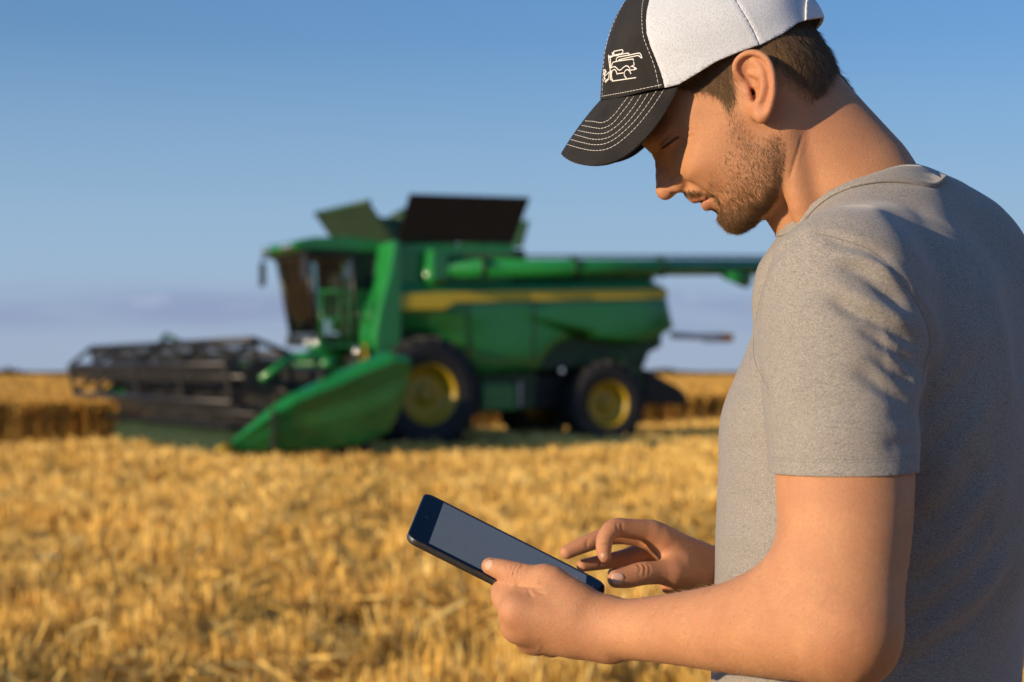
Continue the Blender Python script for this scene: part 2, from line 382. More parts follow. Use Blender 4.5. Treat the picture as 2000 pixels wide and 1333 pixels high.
hh = np.clip(RNG.normal(.165, .05, n) + .03 * cl_, .04, .34); ww = np.where(yy < 6, .010, .0036 + .0007 * yy) * RNG.uniform(.6, 1.5, n)
o = blades('stubble', xx, yy, np.full(n, -.01), hh, ww, np.abs(RNG.normal(0, .20, n)).clip(0, .85), M_STRAW, np.clip(.50 + .22 * RNG.normal(size=n) + .14 * cl_, 0, 1)); tag(o, 'golden cut wheat stubble covering the field floor', 'stubble')
# loose straw lying over the stubble
N = 52000; u = RNG.random(N); yy = 6.2 * (70 / 6.2) ** u; xx = RNG.uniform(-1, 1, N) * (yy * .345 + .8); swath = clump(xx, yy, .8, 15); keep = (~crop_in(xx, yy)) & (RNG.random(N) < np.clip(.5 + .6 * swath, .05, 1)); xx, yy = xx[keep], yy[keep]; n = len(xx)
a = RNG.uniform(0, 2 * math.pi, n); L = RNG.uniform(.03, .11, n) * (1 + yy * .035); z = RNG.uniform(.02, .20, n); d = np.stack((np.cos(a) * L, np.sin(a) * L, RNG.normal(0, .045, n)), 1); c = np.stack((xx, yy, z), 1); wv_ = np.stack((-np.sin(a), np.cos(a), RNG.normal(0, .6, n)), 1) * ((.0012 + .00045 * yy) * RNG.uniform(.7, 1.4, n))[:, None]
V = np.stack((c - d - wv_, c - d + wv_, c + d + wv_, c + d - wv_), 1).reshape(-1, 3); V[:, 2] = np.maximum(V[:, 2], .004); me = np_mesh('loose_straw', V, np.arange(n * 4).reshape(-1, 4)); attr(me, 'tone', np.repeat(np.clip(RNG.normal(.62, .2, n), 0, 1), 4))
tag(link('loose_straw', me, M_STRAW), 'pale loose straw lying over the stubble', 'straw', kind='stuff')
# standing wheat
M_WHEAT = straw_mat('ripe_wheat', (.23, .11, .020), (.58, .31, .055), (.80, .50, .13))
def edge_pts(n, s0, s1, depth, fn): s = RNG.uniform(s0, s1, n); t = RNG.random(n) ** 1.6 * depth; return fn(s, t)
e0 = EDGE_P
A_ = e0 + CLF * STRIP
sets = [edge_pts(36000, 0, 9, 3.2, lambda s, t: (A_[0] + CF[0] * s - CLF[0] * t, A_[1] + CF[1] * s - CLF[1] * t)), edge_pts(9000, 0, STRIP, 2., lambda s, t: (e0[0] + CLF[0] * s + CF[0] * t, e0[1] + CLF[1] * s + CF[1] * t)), edge_pts(64000, -2, 42, 4.5, lambda s, t: (e0[0] - CF[0] * s - CLF[0] * t, e0[1] - CF[1] * s - CLF[1] * t))]
wx_ = np.concatenate([s[0] for s in sets]); wy_ = np.concatenate([s[1] for s in sets])
N = 90000; yy = 36 * (330 / 36) ** RNG.random(N); xx = RNG.uniform(-1, 1, N) * yy * .34; wx_ = np.concatenate((wx_, xx)); wy_ = np.concatenate((wy_, yy)); k = crop_in(wx_, wy_); wx_, wy_ = wx_[k], wy_[k]; n = len(wx_)
o = blades('standing_wheat', wx_, wy_, np.zeros(n), np.clip(RNG.normal(.84, .06, n), .6, 1.08), (.011 + .00042 * wy_) * RNG.uniform(.7, 1.3, n), np.abs(RNG.normal(0, .10, n)).clip(0, .5), M_WHEAT, np.clip(RNG.normal(.60, .22, n), 0, 1), head=True); tag(o, 'uncut ripe wheat standing behind and beside the harvester', 'wheat')
# body of the crop under the ears: a thick stand whose top undulates
def crop_mass():
    gx = []; fs = []
    def strip(P0, d1, s_list, d2, t_list):
        b = len(gx); ns, nt = len(s_list), len(t_list)
        for s in s_list:
            for t in t_list: p = P0 + d1 * s + d2 * t; gx.append((p[0], p[1], .70 + .05 * math.sin(p[0] * 1.7 + p[1] * .6) + .03 * math.sin(p[1] * 2.9)))
        for i in range(ns - 1):
            for j in range(nt - 1): q = b + i * nt + j; fs.append((q, q + 1, q + nt + 1, q + nt))
        def wall(idx):
            b2 = len(gx)
            for i in idx: x, y, z = gx[i]; gx.append((x, y, 0.))
            for k in range(len(idx) - 1): fs.append((idx[k], idx[k + 1], b2 + k + 1, b2 + k))
        wall([b + i * nt for i in range(ns)]); wall([b + j for j in range(nt)])
    far = [0, .5, 1, 2, 4, 7, 12, 20, 35, 60, 120, 250, 600, 1500, 4000]
    strip(e0 - CLF * 1.7 - CF * 60, CF, list(np.arange(0, 160, 1.0)) + [300, 800, 2500], -CLF, far)
    strip(e0 + CLF * (STRIP - 1.3) + CF * 1.2, CF, list(np.arange(0, 60, .6)), -CLF, list(np.arange(0, STRIP + .2, .4)))
    return np.array(gx), fs
cvv, cff = crop_mass(); me = np_mesh('wheat_stand', cvv, cff)
tw = NT('wheat_mass'); oc_ = tw.n('ShaderNodeTexCoord').outputs['Object']; w1 = tw.noise(1., 5, .7, tw.map((14, 14, 1.5))); w2 = tw.noise(.25, 4, .6, oc_); kk = tw.mix(tw.rng(w1, .3, .7), (.12, .062, .018), (.46, .27, .085)); kk = tw.mix(tw.rng(w2, .3, .7, 0, .5), kk, (.56, .35, .12)); tw.set(Base_Color=kk, Roughness=.9, Specular_IOR_Level=.1); tw.bump(w1, 1., .08)
tag(link('wheat_stand', me, tw.m), 'dense far body of the uncut wheat field', 'wheat', kind='stuff')
# hedge and trees on the horizon
bm = bmesh.new(); rr = random.Random(4)
for i in range(420):
    x = -330 + i * 1.6 + rr.uniform(-.8, .8)
    if not (x < -150 or (60 < x < 110) or rr.random() < .25): continue
    h = rr.uniform(1.6, 3.2) * (1.15 if x < -150 else .8) * (.6 + .4 * math.sin(i * .21)); bmesh.ops.create_icosphere(bm, subdivisions=2, radius=1., matrix=Matrix.Translation((x, 720 + rr.uniform(-6, 6), h * .45)) @ Matrix.Diagonal((rr.uniform(1.2, 2.4), 2, max(h, .8) * .75, 1)))
for v in bm.verts: v.co += Vector((rr.uniform(-.25, .25), rr.uniform(-.25, .25), rr.uniform(-.25, .25)))
me = bpy.data.meshes.new('hedge'); bm.to_mesh(me); bm.free(); tag(link('far_hedge', me, simple('dark_hedge', (.035, .045, .022), .9, var=.4, scale=.6)), 'low dark tree line along the horizon', 'hedge', kind='stuff')
# ------------------------------------------------------------------ combine harvester (x forward, y to its left, z up; origin under the front axle)
G = simple('green_paint', (.014, .215, .042), .30, var=.10, scale=1.2, coat=.35); GD = simple('dusty_green_paint', (.014, .062, .020), .55, var=.3, scale=2.5); DG = simple('shaded_dirty_green', (.010, .030, .009), .8, var=.3, scale=2); YS = simple('stripe_yellow', (.72, .50, .022), .35, var=.05, scale=2); YL = simple('yellow_paint', (.44, .29, .012), .38, var=.08, scale=2)  # DG: belly and tank flap shade, plus dirt, put into the green
BK = simple('black_rubber', (.016, .016, .016), .75, var=.3, scale=6); BP = simple('black_paint', (.012, .012, .013), .45, var=.2, scale=3); GR = simple('grey_steel', (.30, .30, .29), .4, .7, .2, 5); DK = simple('chassis_black', (.010, .011, .010), .6, var=.3, scale=3)
WH = simple('white_lamp_housing', (.75, .75, .72), .35); OR = simple('amber_lens', (.8, .25, .02), .25); BELT = simple('draper_belt', (.025, .025, .024), .65, var=.3, scale=8); SEATM = simple('seat_fabric', (.03, .03, .032), .85); CHROME = simple('lamp_reflector', (.85, .83, .75), .12, .9, .03)
def glass_mat():
    t = NT('cab_glass'); gl = t.n('ShaderNodeBsdfGlossy', {'Roughness': .03}); tr = t.n('ShaderNodeBsdfTransparent', {0: (.82, .90, .88, 1)}); fr = t.n('ShaderNodeFresnel', {'IOR': 1.5}); mx = t.n('ShaderNodeMixShader'); t.l(t.rng(fr.outputs[0], 0, 1, .10, 1.), mx.inputs[0]); t.l(tr.outputs[0], mx.inputs[1]); t.l(gl.outputs[0], mx.inputs[2]); t.l(mx.outputs[0], t.out.inputs[0]); return t.m
GL = glass_mat()
ORG = np.array((-1.54, 31.5)) - CLF * 1.9
comb = empty('combine_harvester', (ORG[0], ORG[1], 0)); comb.rotation_euler = (0, 0, math.pi + PSI)
tag(comb, 'green and yellow combine harvester with its header down in the wheat field', 'harvester')
def CLp(px, py, c):                              # photo pixel -> (x, z) on the machine plane y = c
    k = (px - CX) / FPX; a0 = ORG + CLF * c; x = (k * a0[1] - a0[0]) / (CF[0] - k * CF[1]); Y = a0[1] + CF[1] * x; return x, CAMZ + (CY - py) / FPX * Y
def bobj(name, bm, mat, parent=comb, bev=.0, smooth=False):
    bmesh.ops.recalc_face_normals(bm, faces=bm.faces)
    me = bpy.data.meshes.new(name); bm.to_mesh(me); bm.free(); o = link(name, me, mat, parent, smooth)
    if bev: m = o.modifiers.new('bevel', 'BEVEL'); m.width = bev; m.segments = 2; m.limit_method = 'ANGLE'
    return o
def bx(bm, x0, x1, y0, y1, z0, z1, rot=None):
    m = Matrix.Translation(((x0 + x1) / 2, (y0 + y1) / 2, (z0 + z1) / 2)) @ (rot or Matrix.Identity(4)) @ Matrix.Diagonal((x1 - x0, y1 - y0, z1 - z0, 1)); bmesh.ops.create_cube(bm, size=1, matrix=m)
def box(name, x0, x1, y0, y1, z0, z1, mat, parent=comb, bev=.02, rot=None): bm = bmesh.new(); bx(bm, x0, x1, y0, y1, z0, z1, rot); return bobj(name, bm, mat, parent, bev)
def tubeb(bm, a, b, r, n=10, r2=None):
    a, b = Vector(a), Vector(b); d = b - a; m = Matrix.Translation((a + b) / 2) @ d.to_track_quat('Z', 'Y').to_matrix().to_4x4(); bmesh.ops.create_cone(bm, cap_ends=True, segments=n, radius1=r, radius2=r if r2 is None else r2, depth=d.length, matrix=m)
def tube(name, pts, r, mat, parent=comb, n=10):
    bm = bmesh.new()
    for a, b in zip(pts[:-1], pts[1:]): tubeb(bm, a, b, r, n)
    return bobj(name, bm, mat, parent, 0, True)
def prism(name, poly, y0, y1, mat, parent=comb, bev=.02, bulge=None): # (x, z) outline extruded across
    bm = bmesh.new(); a = [bm.verts.new((x, y0, z)) for x, z in poly]; b = [bm.verts.new((x, y1, z)) for x, z in poly]; n = len(poly); bm.faces.new(a); bm.faces.new(b[::-1])
    for i in range(n): bm.faces.new((a[i], a[(i + 1) % n], b[(i + 1) % n], b[i]))
    return bobj(name, bm, mat, parent, bev)
def quadp(name, pts, mat, parent=comb, th=.03):
    bm = bmesh.new(); bm.faces.new([bm.verts.new(p) for p in pts]); o = bobj(name, bm, mat, parent); m = o.modifiers.new('t', 'SOLIDIFY'); m.thickness = th; m.offset = 0; return o
# ---- main body
SP = 1.62
def L(pts, c=SP): return [CLp(x, y, c) for x, y in pts]
body_core = prism('hull', [(.45, 1.45), (.45, 3.85), (-2.25, 3.85), (-2.35, 3.2), (-4.9, 3.1), (-5.35, 2.9), (-5.35, 2.0), (-4.7, 1.7), (-1.0, 1.35)], -1.45, 1.45, GD, comb, .04)
side = L([(768, 553), (900, 552), (1100, 549), (1270, 547), (1300, 560), (1318, 640), (1284, 662), (1240, 674), (1212, 664), (1160, 656), (1120, 660), (1088, 674), (1066, 696), (1052, 722), (990, 727), (935, 731), (915, 716), (880, 676), (840, 652), (795, 644), (768, 642)])
def side_panel(name, poly, ybase, out, mat, sgn=1):
    bm = bmesh.new(); bot = [bm.verts.new((x, sgn * (ybase - .1), z)) for x, z in poly]; cx = sum(x for x, _ in poly) / len(poly); cz = sum(z for _, z in poly) / len(poly)
    def ring(f, y, dz=0): return [bm.verts.new((cx + (x - cx) * f, sgn * y, cz + (z - cz) * f)) for x, z in poly]
    rs = [bot, ring(1, ybase), ring(.985, ybase + out * .5), ring(.93, ybase + out * .8), ring(.75, ybase + out), ring(.45, ybase + out * 1.05)]; n = len(poly)
    for a, b in zip(rs[:-1], rs[1:]):
        for i in range(n): bm.faces.new((a[i], a[(i + 1) % n], b[(i + 1) % n], b[i]))
    bm.faces.new(rs[-1]); return bobj(name, bm, mat, comb, 0, True)
side_panel('side_panel', side, 1.55, .12, G); side_panel('side_panel', side, 1.55, .12, G, -1)
st = L([(764, 576), (870, 571), (1080, 568), (1302, 565), (1305, 577), (1296, 583), (1080, 587), (890, 591), (866, 605), (764, 605)], 1.70)
for s in (1, -1): prism('stripe', st, s * 1.64, s * 1.715, YS, comb, .005)
for xx_ in (-.9, -2.3): box('panel_seam', xx_ - .012, xx_ + .012, 1.66, 1.682, 1.7, 2.85, DK, comb, 0)
prism('lower_skirt', L([(936, 733), (1050, 726), (1046, 800), (936, 806)], 1.45), 1.0, 1.42, GD, comb, .03)
box('tool_box', *sorted([CLp(945, 790, 1.5)[0], CLp(1010, 790, 1.5)[0]]), 1.30, 1.47, .75, 1.25, G, comb, .02); box('fuel_filter', *sorted([CLp(1012, 790, 1.5)[0], CLp(1020, 790, 1.5)[0]]), 1.44, 1.50, .8, 1.3, GR, comb, .02)
box('chassis', -4.3, .6, -1.1, 1.1, .75, 1.45, DK, comb, .05); box('front_axle', -.25, .25, -1.5, 1.5, .85, 1.25, DK, comb, .04); box('rear_axle', -3.9, -3.5, -1.4, 1.4, .7, 1.0, DK, comb, .03)
# bright sloped front corner behind the cab
prism('front_bulkhead', [(.46, 1.55), (.46, 3.9), (.62, 3.9), (.72, 3.3), (.92, 2.6), (1.02, 2.1), (.92, 1.55)], .98, 1.74, G, comb, .05)
prism('tank_side', L([(776, 477), (1002, 478), (1004, 500), (1000, 552), (770, 556)], 1.55), 1.35, 1.56, G, comb, .03); prism('deck_cover', L([(1000, 506), (1275, 512), (1282, 548), (1000, 552)], 1.4), -1.35, 1.38, GD, comb, .04)
for i, (x0, x1, yy0) in enumerate(((-2.9, -2.5, 3.55), (-3.6, -3.3, 3.50), (-4.3, -4.05, 3.45))): box('deck_fitting', x0, x1, .6, 1.1, 3.2, yy0, DK, comb, .03)
# grain tank extensions
tz = 3.9; tr_ = [(.45, 1.45), (.45, -1.45), (-2.2, -1.45), (-2.2, 1.45)]
def CL3(px, py, c): x, z = CLp(px, py, c); return (x, c, z)
quadp('tank_extension', [CL3(774, 474, 1.46), CL3(1002, 476, 1.46), CL3(1035, 386, 1.75), CL3(800, 379, 1.75)], BP, comb, .03)
quadp('tank_extension', [(.45, 1.4, 3.9), (.45, -1.4, 3.9), (.92, -1.55, 4.62), (.92, 1.25, 4.62)], DG, comb, .03); quadp('tank_extension', [(.45, -1.46, 3.9), (-2.2, -1.46, 3.9), (-2.2, -1.8, 4.65), (.85, -1.7, 4.65)], GD, comb, .03); quadp('tank_extension', [(-2.2, 1.4, 3.9), (-2.2, -1.4, 3.9), (-2.25, -1.55, 4.4), (-2.25, 1.6, 4.4)], GD, comb, .03)
tube('tank_rail', [(.92, 1.25, 4.64), (.92, -1.55, 4.64)], .05, GD); tube('tank_auger_head', [(-.6, 0, 3.9), (-.2, 0, 4.6)], .2, GD)
# unloading auger folded back along the side
a0 = CL3(856, 524, 1.75); a1 = CL3(1512, 522, 1.85); tube('auger_tube', [a0, a1], .17, G, comb, 20); bm = bmesh.new(); tubeb(bm, (a0[0] + .02, 1.75, a0[2]), (a0[0] + .02, 1.3, a0[2] - .35), .24, 16); bobj('auger_elbow', bm, G, comb, 0, True)
s0 = CL3(1440, 530, 1.85); bm = bmesh.new(); tubeb(bm, (s0[0] + .3, 1.85, s0[2] - .05), (s0[0] - .25, 1.85, s0[2] - .2), .12, 12, .15); bobj('auger_spout', bm, G, comb, 0, True); box('auger_housing', a0[0] - .12, a0[0] + .22, 1.45, 1.93, a0[2] - .26, a0[2] + .34, G, comb, .05)
for q in (940, 1120, 1290): c_ = CL3(q, 523, 1.80); bm = bmesh.new(); tubeb(bm, (c_[0] - .05, 1.80, c_[2]), (c_[0] + .05, 1.80, c_[2]), .195, 20); bobj('auger_collar', bm, GD, comb)
tube('auger_work_light_pipe', [(a0[0] - .4, 1.75, a0[2] + .24), (a1[0], 1.85, a1[2] + .22)], .025, DK)
# rear hood, chopper, warning bar
prism('straw_hood', [(-4.6, 1.2), (-4.3, 2.1), (-5.0, 2.35), (-5.3, 2.0), (-5.05, 1.45), (-5.5, 1.1), (-5.4, .9), (-4.6, .85)], -1.15, 1.15, GD, comb, .04); prism('straw_spreader', [(-5.1, 1.55), (-5.95, 1.15), (-6.15, .95), (-6.05, .8), (-5.1, .85)], -1.2, 1.2, DK, comb, .03)
w0 = CL3(1312, 655, 1.0); w1_ = CL3(1415, 660, 1.0); tube('rear_light_bar', [w0, w1_], .07, WH); box('marker_lamp', w1_[0] - .16, w1_[0] + .1, .9, 1.1, w1_[2] - .09, w1_[2] + .09, OR, comb, .02); box('reflector_plate', w1_[0] + .12, w1_[0] + .5, .95, 1.05, w1_[2] - .1, w1_[2] + .1, WH, comb, .01)
# ---- wheels
def wheel(x, y, r, w, rr, sgn, lugs, z=None):
    z = r if z is None else z
    def rev(name, prof, mat, par, n=48):
        bm = bmesh.new(); rings = []
        for i in range(n):
            a = 2 * math.pi * i / n; rings.append([bm.verts.new((x + rad * math.cos(a), y + sgn * o, z + rad * math.sin(a))) for o, rad in prof])
        for i in range(n):
            p, q = rings[i], rings[(i + 1) % n]
            for k in range(len(prof) - 1): bm.faces.new((p[k], p[k + 1], q[k + 1], q[k]))
        return bobj(name, bm, mat, par, 0, True)
    h = w / 2; root = rev('wheel', [(-h * .8, rr * .98), (-h * .3, rr * .9), (h * .25, rr * .88), (h * .75, rr * .93), (h * .85, rr * 1.0), (h * .92, rr * 1.03), (h * .92, rr * .98), (h * .55, rr * .88), (h * .25, rr * .80), (h * .2, rr * .5), (h * .32, rr * .34), (h * .34, rr * .02)], YL, comb)  # rim yellow kept darker: shade inside the tyre is in the colour
    ty = rev('tyre', [(-h * .82, rr), (-h, rr * 1.18), (-h * 1.02, r * .82), (-h * .92, r * .92), (-h * .7, r * .955), (h * .7, r * .955), (h * .92, r * .92), (h * 1.02, r * .82), (h, rr * 1.18), (h * .86, rr * 1.01)], BK, root)
    bm = bmesh.new()
    for i in range(lugs):
        a = 2 * math.pi * i / lugs
        for sd in (1, -1):
            aa = a + (.5 * 2 * math.pi / lugs if sd < 0 else 0); m = Matrix.Translation((x, y, z)) @ Matrix.Rotation(-aa, 4, 'Y') @ Matrix.Translation((r * .965, sd * h * .48, 0)) @ Matrix.Rotation(sd * sgn * .55, 4, 'X') @ Matrix.Diagonal((r * .085, h * 1.0, r * .075, 1)); bmesh.ops.create_cube(bm, size=1, matrix=m)
    tag(bobj('tread_lugs', bm, BK, root, 0), kind='stuff'); bm = bmesh.new()
    for i in range(10):
        a = 2 * math.pi * i / 10; bm.free() if i == 0 else None; bm = bmesh.new(); tubeb(bm, (x + rr * .26 * math.cos(a), y + sgn * h * .32, z + rr * .26 * math.sin(a)), (x + rr * .26 * math.cos(a), y + sgn * h * .40, z + rr * .26 * math.sin(a)), .022, 6); bobj('wheel_bolt', bm, DK, root)
    bm = bmesh.new(); tubeb(bm, (x, y + sgn * h * .3, z), (x, y + sgn * h * .5, z), rr * .2, 16); bobj('hub', bm, YL, root)
wheel(0, 1.62, 1.07, .72, .555, 1, 22); wheel(0, -1.62, 1.07, .72, .555, -1, 22); RX = CLp(1185, 785, 1.6)[0]; wheel(RX, 1.42, .85, .56, .45, 1, 20); wheel(RX, -1.42, .85, .56, .45, -1, 20)
for s in (1, -1): prism('mudguard', [(RX + .55, 1.72), (RX + .3, 1.92), (RX - .35, 1.92), (RX - .62, 1.6), (RX - .55, 1.55), (RX - .3, 1.8), (RX + .28, 1.8), (RX + .5, 1.64)], s * 1.1, s * 1.5, GD, comb, .02)
# ---- cab
cz0, cz1 = 2.15, 3.72
cabf = box('cab_floor', .62, 1.78, -.9, .9, 1.98, 2.18, DK, comb, .03)
pil = {'front': ((1.72, cz0), (1.98, cz1)), 'mid': ((1.05, cz0), (1.1, cz1)), 'rear': ((.66, cz0), (.66, cz1))}
for s in (1, -1):
    for k, ((xa, za), (xb, zb)) in pil.items(): tube('pillar', [(xa, s * (.86 if k != 'front' else .72), za), (xb, s * (.93 if k != 'front' else .82), zb)], .05, BP)
    quadp('side_window', [(1.69, s * .76, cz0 + .05), (1.08, s * .88, cz0 + .05), (1.12, s * .94, cz1), (1.94, s * .85, cz1)], GL, comb, .008); quadp('rear_side_window', [(1.02, s * .88, cz0 + .35), (.70, s * .88, cz0 + .35), (.70, s * .94, cz1), (1.06, s * .94, cz1)], BP, comb, .02)
quadp('windshield', [(1.75, .70, cz0 + .05), (1.75, -.70, cz0 + .05), (2.01, -.80, cz1), (2.01, .80, cz1)], GL, comb, .008); box('cab_rear_wall', .60, .66, -.9, .9, 2.1, 2.75, DK, comb, .02)
roof = prism('cab_roof', [(.55, 3.72), (.55, 3.95), (1.1, 4.0), (1.9, 3.97), (2.24, 3.90), (2.30, 3.80), (2.15, 3.72)], -1.0, 1.0, G, comb, .05); prism('roof_liner', [(.6, 3.62), (.6, 3.72), (2.08, 3.72), (2.02, 3.62)], -.98, .98, BP, comb, .03)
for yy_ in (-.75, -.45, .45, .75): box('roof_lamp', 2.2, 2.33, yy_ - .1, yy_ + .1, 3.77, 3.87, CHROME, roof, .02)
st_ = box('operator_seat', 1.05, 1.5, -.28, .28, 2.5, 2.66, SEATM, comb, .06); box('seat_back', 1.0, 1.14, -.27, .27, 2.62, 3.35, SEATM, st_, .06); box('steering_column', 1.52, 1.62, -.06, .06, 2.2, 2.85, DK, comb, .02, Matrix.Rotation(.3, 4, 'Y')); bm = bmesh.new(); bmesh.ops.create_cone(bm, segments=20, radius1=.2, radius2=.2, depth=.03, cap_ends=True, matrix=Matrix.Translation((1.48, 0, 2.92)) @ Matrix.Rotation(.4, 4, 'Y')); bobj('steering_wheel', bm, DK)
box('monitor', 1.55, 1.6, -.62, -.35, 2.75, 2.98, DK, comb, .02)
for s in (1, -1): m_ = tube('mirror_arm', [(1.95, s * .9, 3.7), (2.15, s * 1.2, 3.72), (2.15, s * 1.2, 3.55)], .022, DK); box('mirror', 2.12, 2.19, s * 1.2 - .13, s * 1.2 + .13, 3.15, 3.6, BP, m_, .03)
box('access_door_step', .75, 2.0, .92, 1.55, 1.92, 1.98, G, comb, .01); bm = bmesh.new()
rl = tube('hand_rail', [(1.95, 1.5, 1.98), (1.95, 1.5, 2.95), (1.0, 1.5, 2.95), (1.0, 1.5, 1.98)], .025, G); tube('rail_bar', [(1.95, 1.5, 2.45), (1.0, 1.5, 2.45)], .02, G, rl)
for xx_ in (1.2, 1.4, 1.6, 1.8): tube('rail_post', [(xx_, 1.5, 1.98), (xx_, 1.5, 2.95)], .015, G, rl)
ld_ = tube('ladder_rail', [(1.15, 1.62, 2.0), (1.05, 1.78, .75)], .03, YL); tube('ladder_rail', [(.7, 1.62, 2.0), (.6, 1.78, .75)], .03, G)
for k in range(5): z = .8 + k * .27; box('ladder_step', .62 + k * .018, 1.1 + k * .018, 1.60 + (4 - k) * .035, 1.74 + (4 - k) * .035, z, z + .04, G, comb, .005)
for i, (xx_, yy_, zz_) in enumerate(((1.8, .80, 2.0), (1.85, .5, 2.02), (1.3, 1.55, 1.85))): bm = bmesh.new(); bmesh.ops.create_uvsphere(bm, u_segments=12, v_segments=8, radius=.10, matrix=Matrix.Translation((xx_, yy_, zz_)) @ Matrix.Diagonal((.6, 1, 1, 1))); bobj('work_lamp', bm, CHROME, comb, 0, True)
box('hydraulic_block', .8, 1.3, .9, 1.5, 1.3, 1.8, DK, comb, .03); box('yellow_valve_guard', 1.05, 1.2, 1.45, 1.55, 1.5, 1.9, YL, comb, .02)
for k in range(4): tube('hydraulic_hose', [(1.2, .9 + k * .06, 1.75), (2.0, 1.0 + k * .07, 1.55 - .05 * k), (2.9, .9 + k * .05, 1.15)], .02, DK)
# ---- feeder house and header
prism('feeder_house', [(.5, 1.0), (.6, 1.95), (1.3, 1.95), (3.25, 1.25), (3.25, .45), (1.5, .75)], -.75, .75, G, comb, .03)
HY0, HY1 = -6.1, 5.35
hd = prism('header', [(3.2, .42), (3.2, 1.55), (3.32, 1.6), (3.42, 1.5), (3.40, .62), (3.34, .42)], HY0, HY1, DK, comb, .02)
tube('header_top_tube', [(3.26, HY0, 1.62), (3.26, HY1, 1.62)], .10, G, hd, 14); box('draper_deck', 3.42, 4.55, HY0 + .05, HY1 - .08, .52, .60, BELT, hd, .01, Matrix.Rotation(.22, 4, 'Y'))
for k in range(22): y_ = HY0 + .4 + k * .52; box('belt_slat', 3.45, 4.52, y_, y_ + .05, .60, .64, BK, hd, 0, Matrix.Rotation(.22, 4, 'Y'))
prism('header_belly', [(3.3, .38), (4.45, .04), (4.80, .12), (4.82, .44), (4.62, .60), (4.40, .56), (3.4, .55)], HY0, HY1 - .05, DG, hd, .02); box('cutter_bar', 4.66, 4.92, HY0 + .05, HY1 - .08, .61, .66, DK, hd, .005)
bm = bmesh.new()
for k in range(150): y_ = HY0 + .1 + k * (HY1 - HY0 - .25) / 150; tubeb(bm, (4.86, y_, .64), (5.06, y_, .60), .018, 4, .004)
tag(bobj('knife_guards', bm, DK, hd), kind='stuff')
# reel
RXc, RZc, RR = 4.30, 1.40, .60
tube('reel_tube', [(RXc, HY0 + .35, RZc), (RXc, HY1 - .35, RZc)], .085, BP, hd, 16)
for b in range(6):
    a = b * math.pi / 3 + .35; c, s = math.cos(a) * RR, math.sin(a) * RR; tube('reel_bat', [(RXc + c, HY0 + .3, RZc + s), (RXc + c, HY1 - .3, RZc + s)], .05, BP, hd, 8); box('bat_board', RXc + c - .05, RXc + c + .02, HY0 + .35, HY1 - .35, RZc + s - .012, RZc + s + .012, BP, hd, 0, Matrix.Rotation(.9, 4, 'Y')); bm = bmesh.new()
    for k in range(100): y_ = HY0 + .4 + k * (HY1 - HY0 - .8) / 100; tubeb(bm, (RXc + c, y_, RZc + s), (RXc + c - .06, y_, RZc + s - .30), .012, 4, .010)
    tag(bobj('reel_tines', bm, BK, hd), kind='stuff')
for y_ in (HY0 + .3, -3.4, -.5, 2.4, HY1 - .3):
    bm = bmesh.new()
    for b in range(6):
        a = b * math.pi / 3 + .35; p = (RXc + math.cos(a) * RR, y_, RZc + math.sin(a) * RR); tubeb(bm, (RXc, y_, RZc), p, .045, 6); a2 = a + math.pi / 3; tubeb(bm, p, (RXc + math.cos(a2) * RR, y_, RZc + math.sin(a2) * RR), .045, 6); tubeb(bm, (RXc + math.cos(a) * .3, y_, RZc + math.sin(a) * .3), (RXc + math.cos(a2) * .3, y_, RZc + math.sin(a2) * .3), .02, 6)
    bobj('reel_spider', bm, BP, hd)
for y_ in (HY0 + .12, HY1 - .15, -.6): tube('reel_arm', [(3.26, y_, 1.66), (3.8, y_, 1.75), (4.35, y_, 1.36)], .06, G, hd)
vx = [CL3(296, 694, -4.6), CL3(324, 654, -4.6), (3.3, -4.6, 1.75)]; tube('reel_lift_frame', vx, .045, GD, hd); tube('reel_lift_frame', [CL3(324, 654, -4.6), CL3(392, 688, -3.2)], .045, GD, hd)
bm = bmesh.new()
for y_ in (HY1 - .22, HY1 - .18): tubeb(bm, (RXc, y_, RZc), (RXc, y_ + .03, RZc), .30, 20)
bobj('reel_drive_disc', bm, DK, hd)
# crop dividers: long shells with a raised spine and a point
def divider(yc, sgn, full):
    top = [CLp(x, y, 5.35) for x, y in ((432, 876), (476, 838), (522, 798), (560, 772), (640, 735), (700, 706), (752, 686), (786, 696))]; bot = [CLp(x, y, 5.35) for x, y in ((432, 880), (476, 881), (522, 880), (560, 879), (640, 874), (700, 866), (752, 842), (785, 775))]
    bm = bmesh.new(); rows = []
    for i, ((xt, zt), (xb, zb)) in enumerate(zip(top, bot)):
        t = i / 7; wd = .05 + .20 * min(1, t * 2.2); zs = zt - zb; xm = (xt + xb) / 2
        prof = [(xt, yc - sgn * wd * .9, zt - zs * .28), (xt, yc - sgn * wd * .25, zt), (xt, yc + sgn * wd * .45, zt - zs * .02), (xt, yc + sgn * wd * 1.05, zt - zs * .13), (xm, yc + sgn * wd * .78, zt - zs * .40), (xm, yc + sgn * wd * .72, zt - zs * .62), (xb, yc + sgn * wd * .45, zb + zs * .12), (xb, yc + sgn * wd * .3, zb), (xb, yc - sgn * wd * .9, zb)]
        rows.append([bm.verts.new(p) for p in prof])
    for a, b in zip(rows[:-1], rows[1:]):
        for k in range(len(a)): bm.faces.new((a[k], a[(k + 1) % len(a)], b[(k + 1) % len(b)], b[k]))
    bm.faces.new(rows[0]); bm.faces.new(rows[-1][::-1]); o = bobj('crop_divider', bm, G, comb, .012, False)
    xt, zt = top[2]; box('divider_joint', xt - .02, xt + .02, yc - .2, yc + .235, zt - .62, zt - .02, DK, o, .01); x0, z0 = top[0]; bm = bmesh.new(); tubeb(bm, (x0 - .12, yc, z0 + .02), (x0 + .12, yc, z0 - .02), .09, 12, .03); bobj('divider_tip', bm, YL, o, 0, True)
divider(5.45, 1, True); divider(HY0 - .1, -1, False)
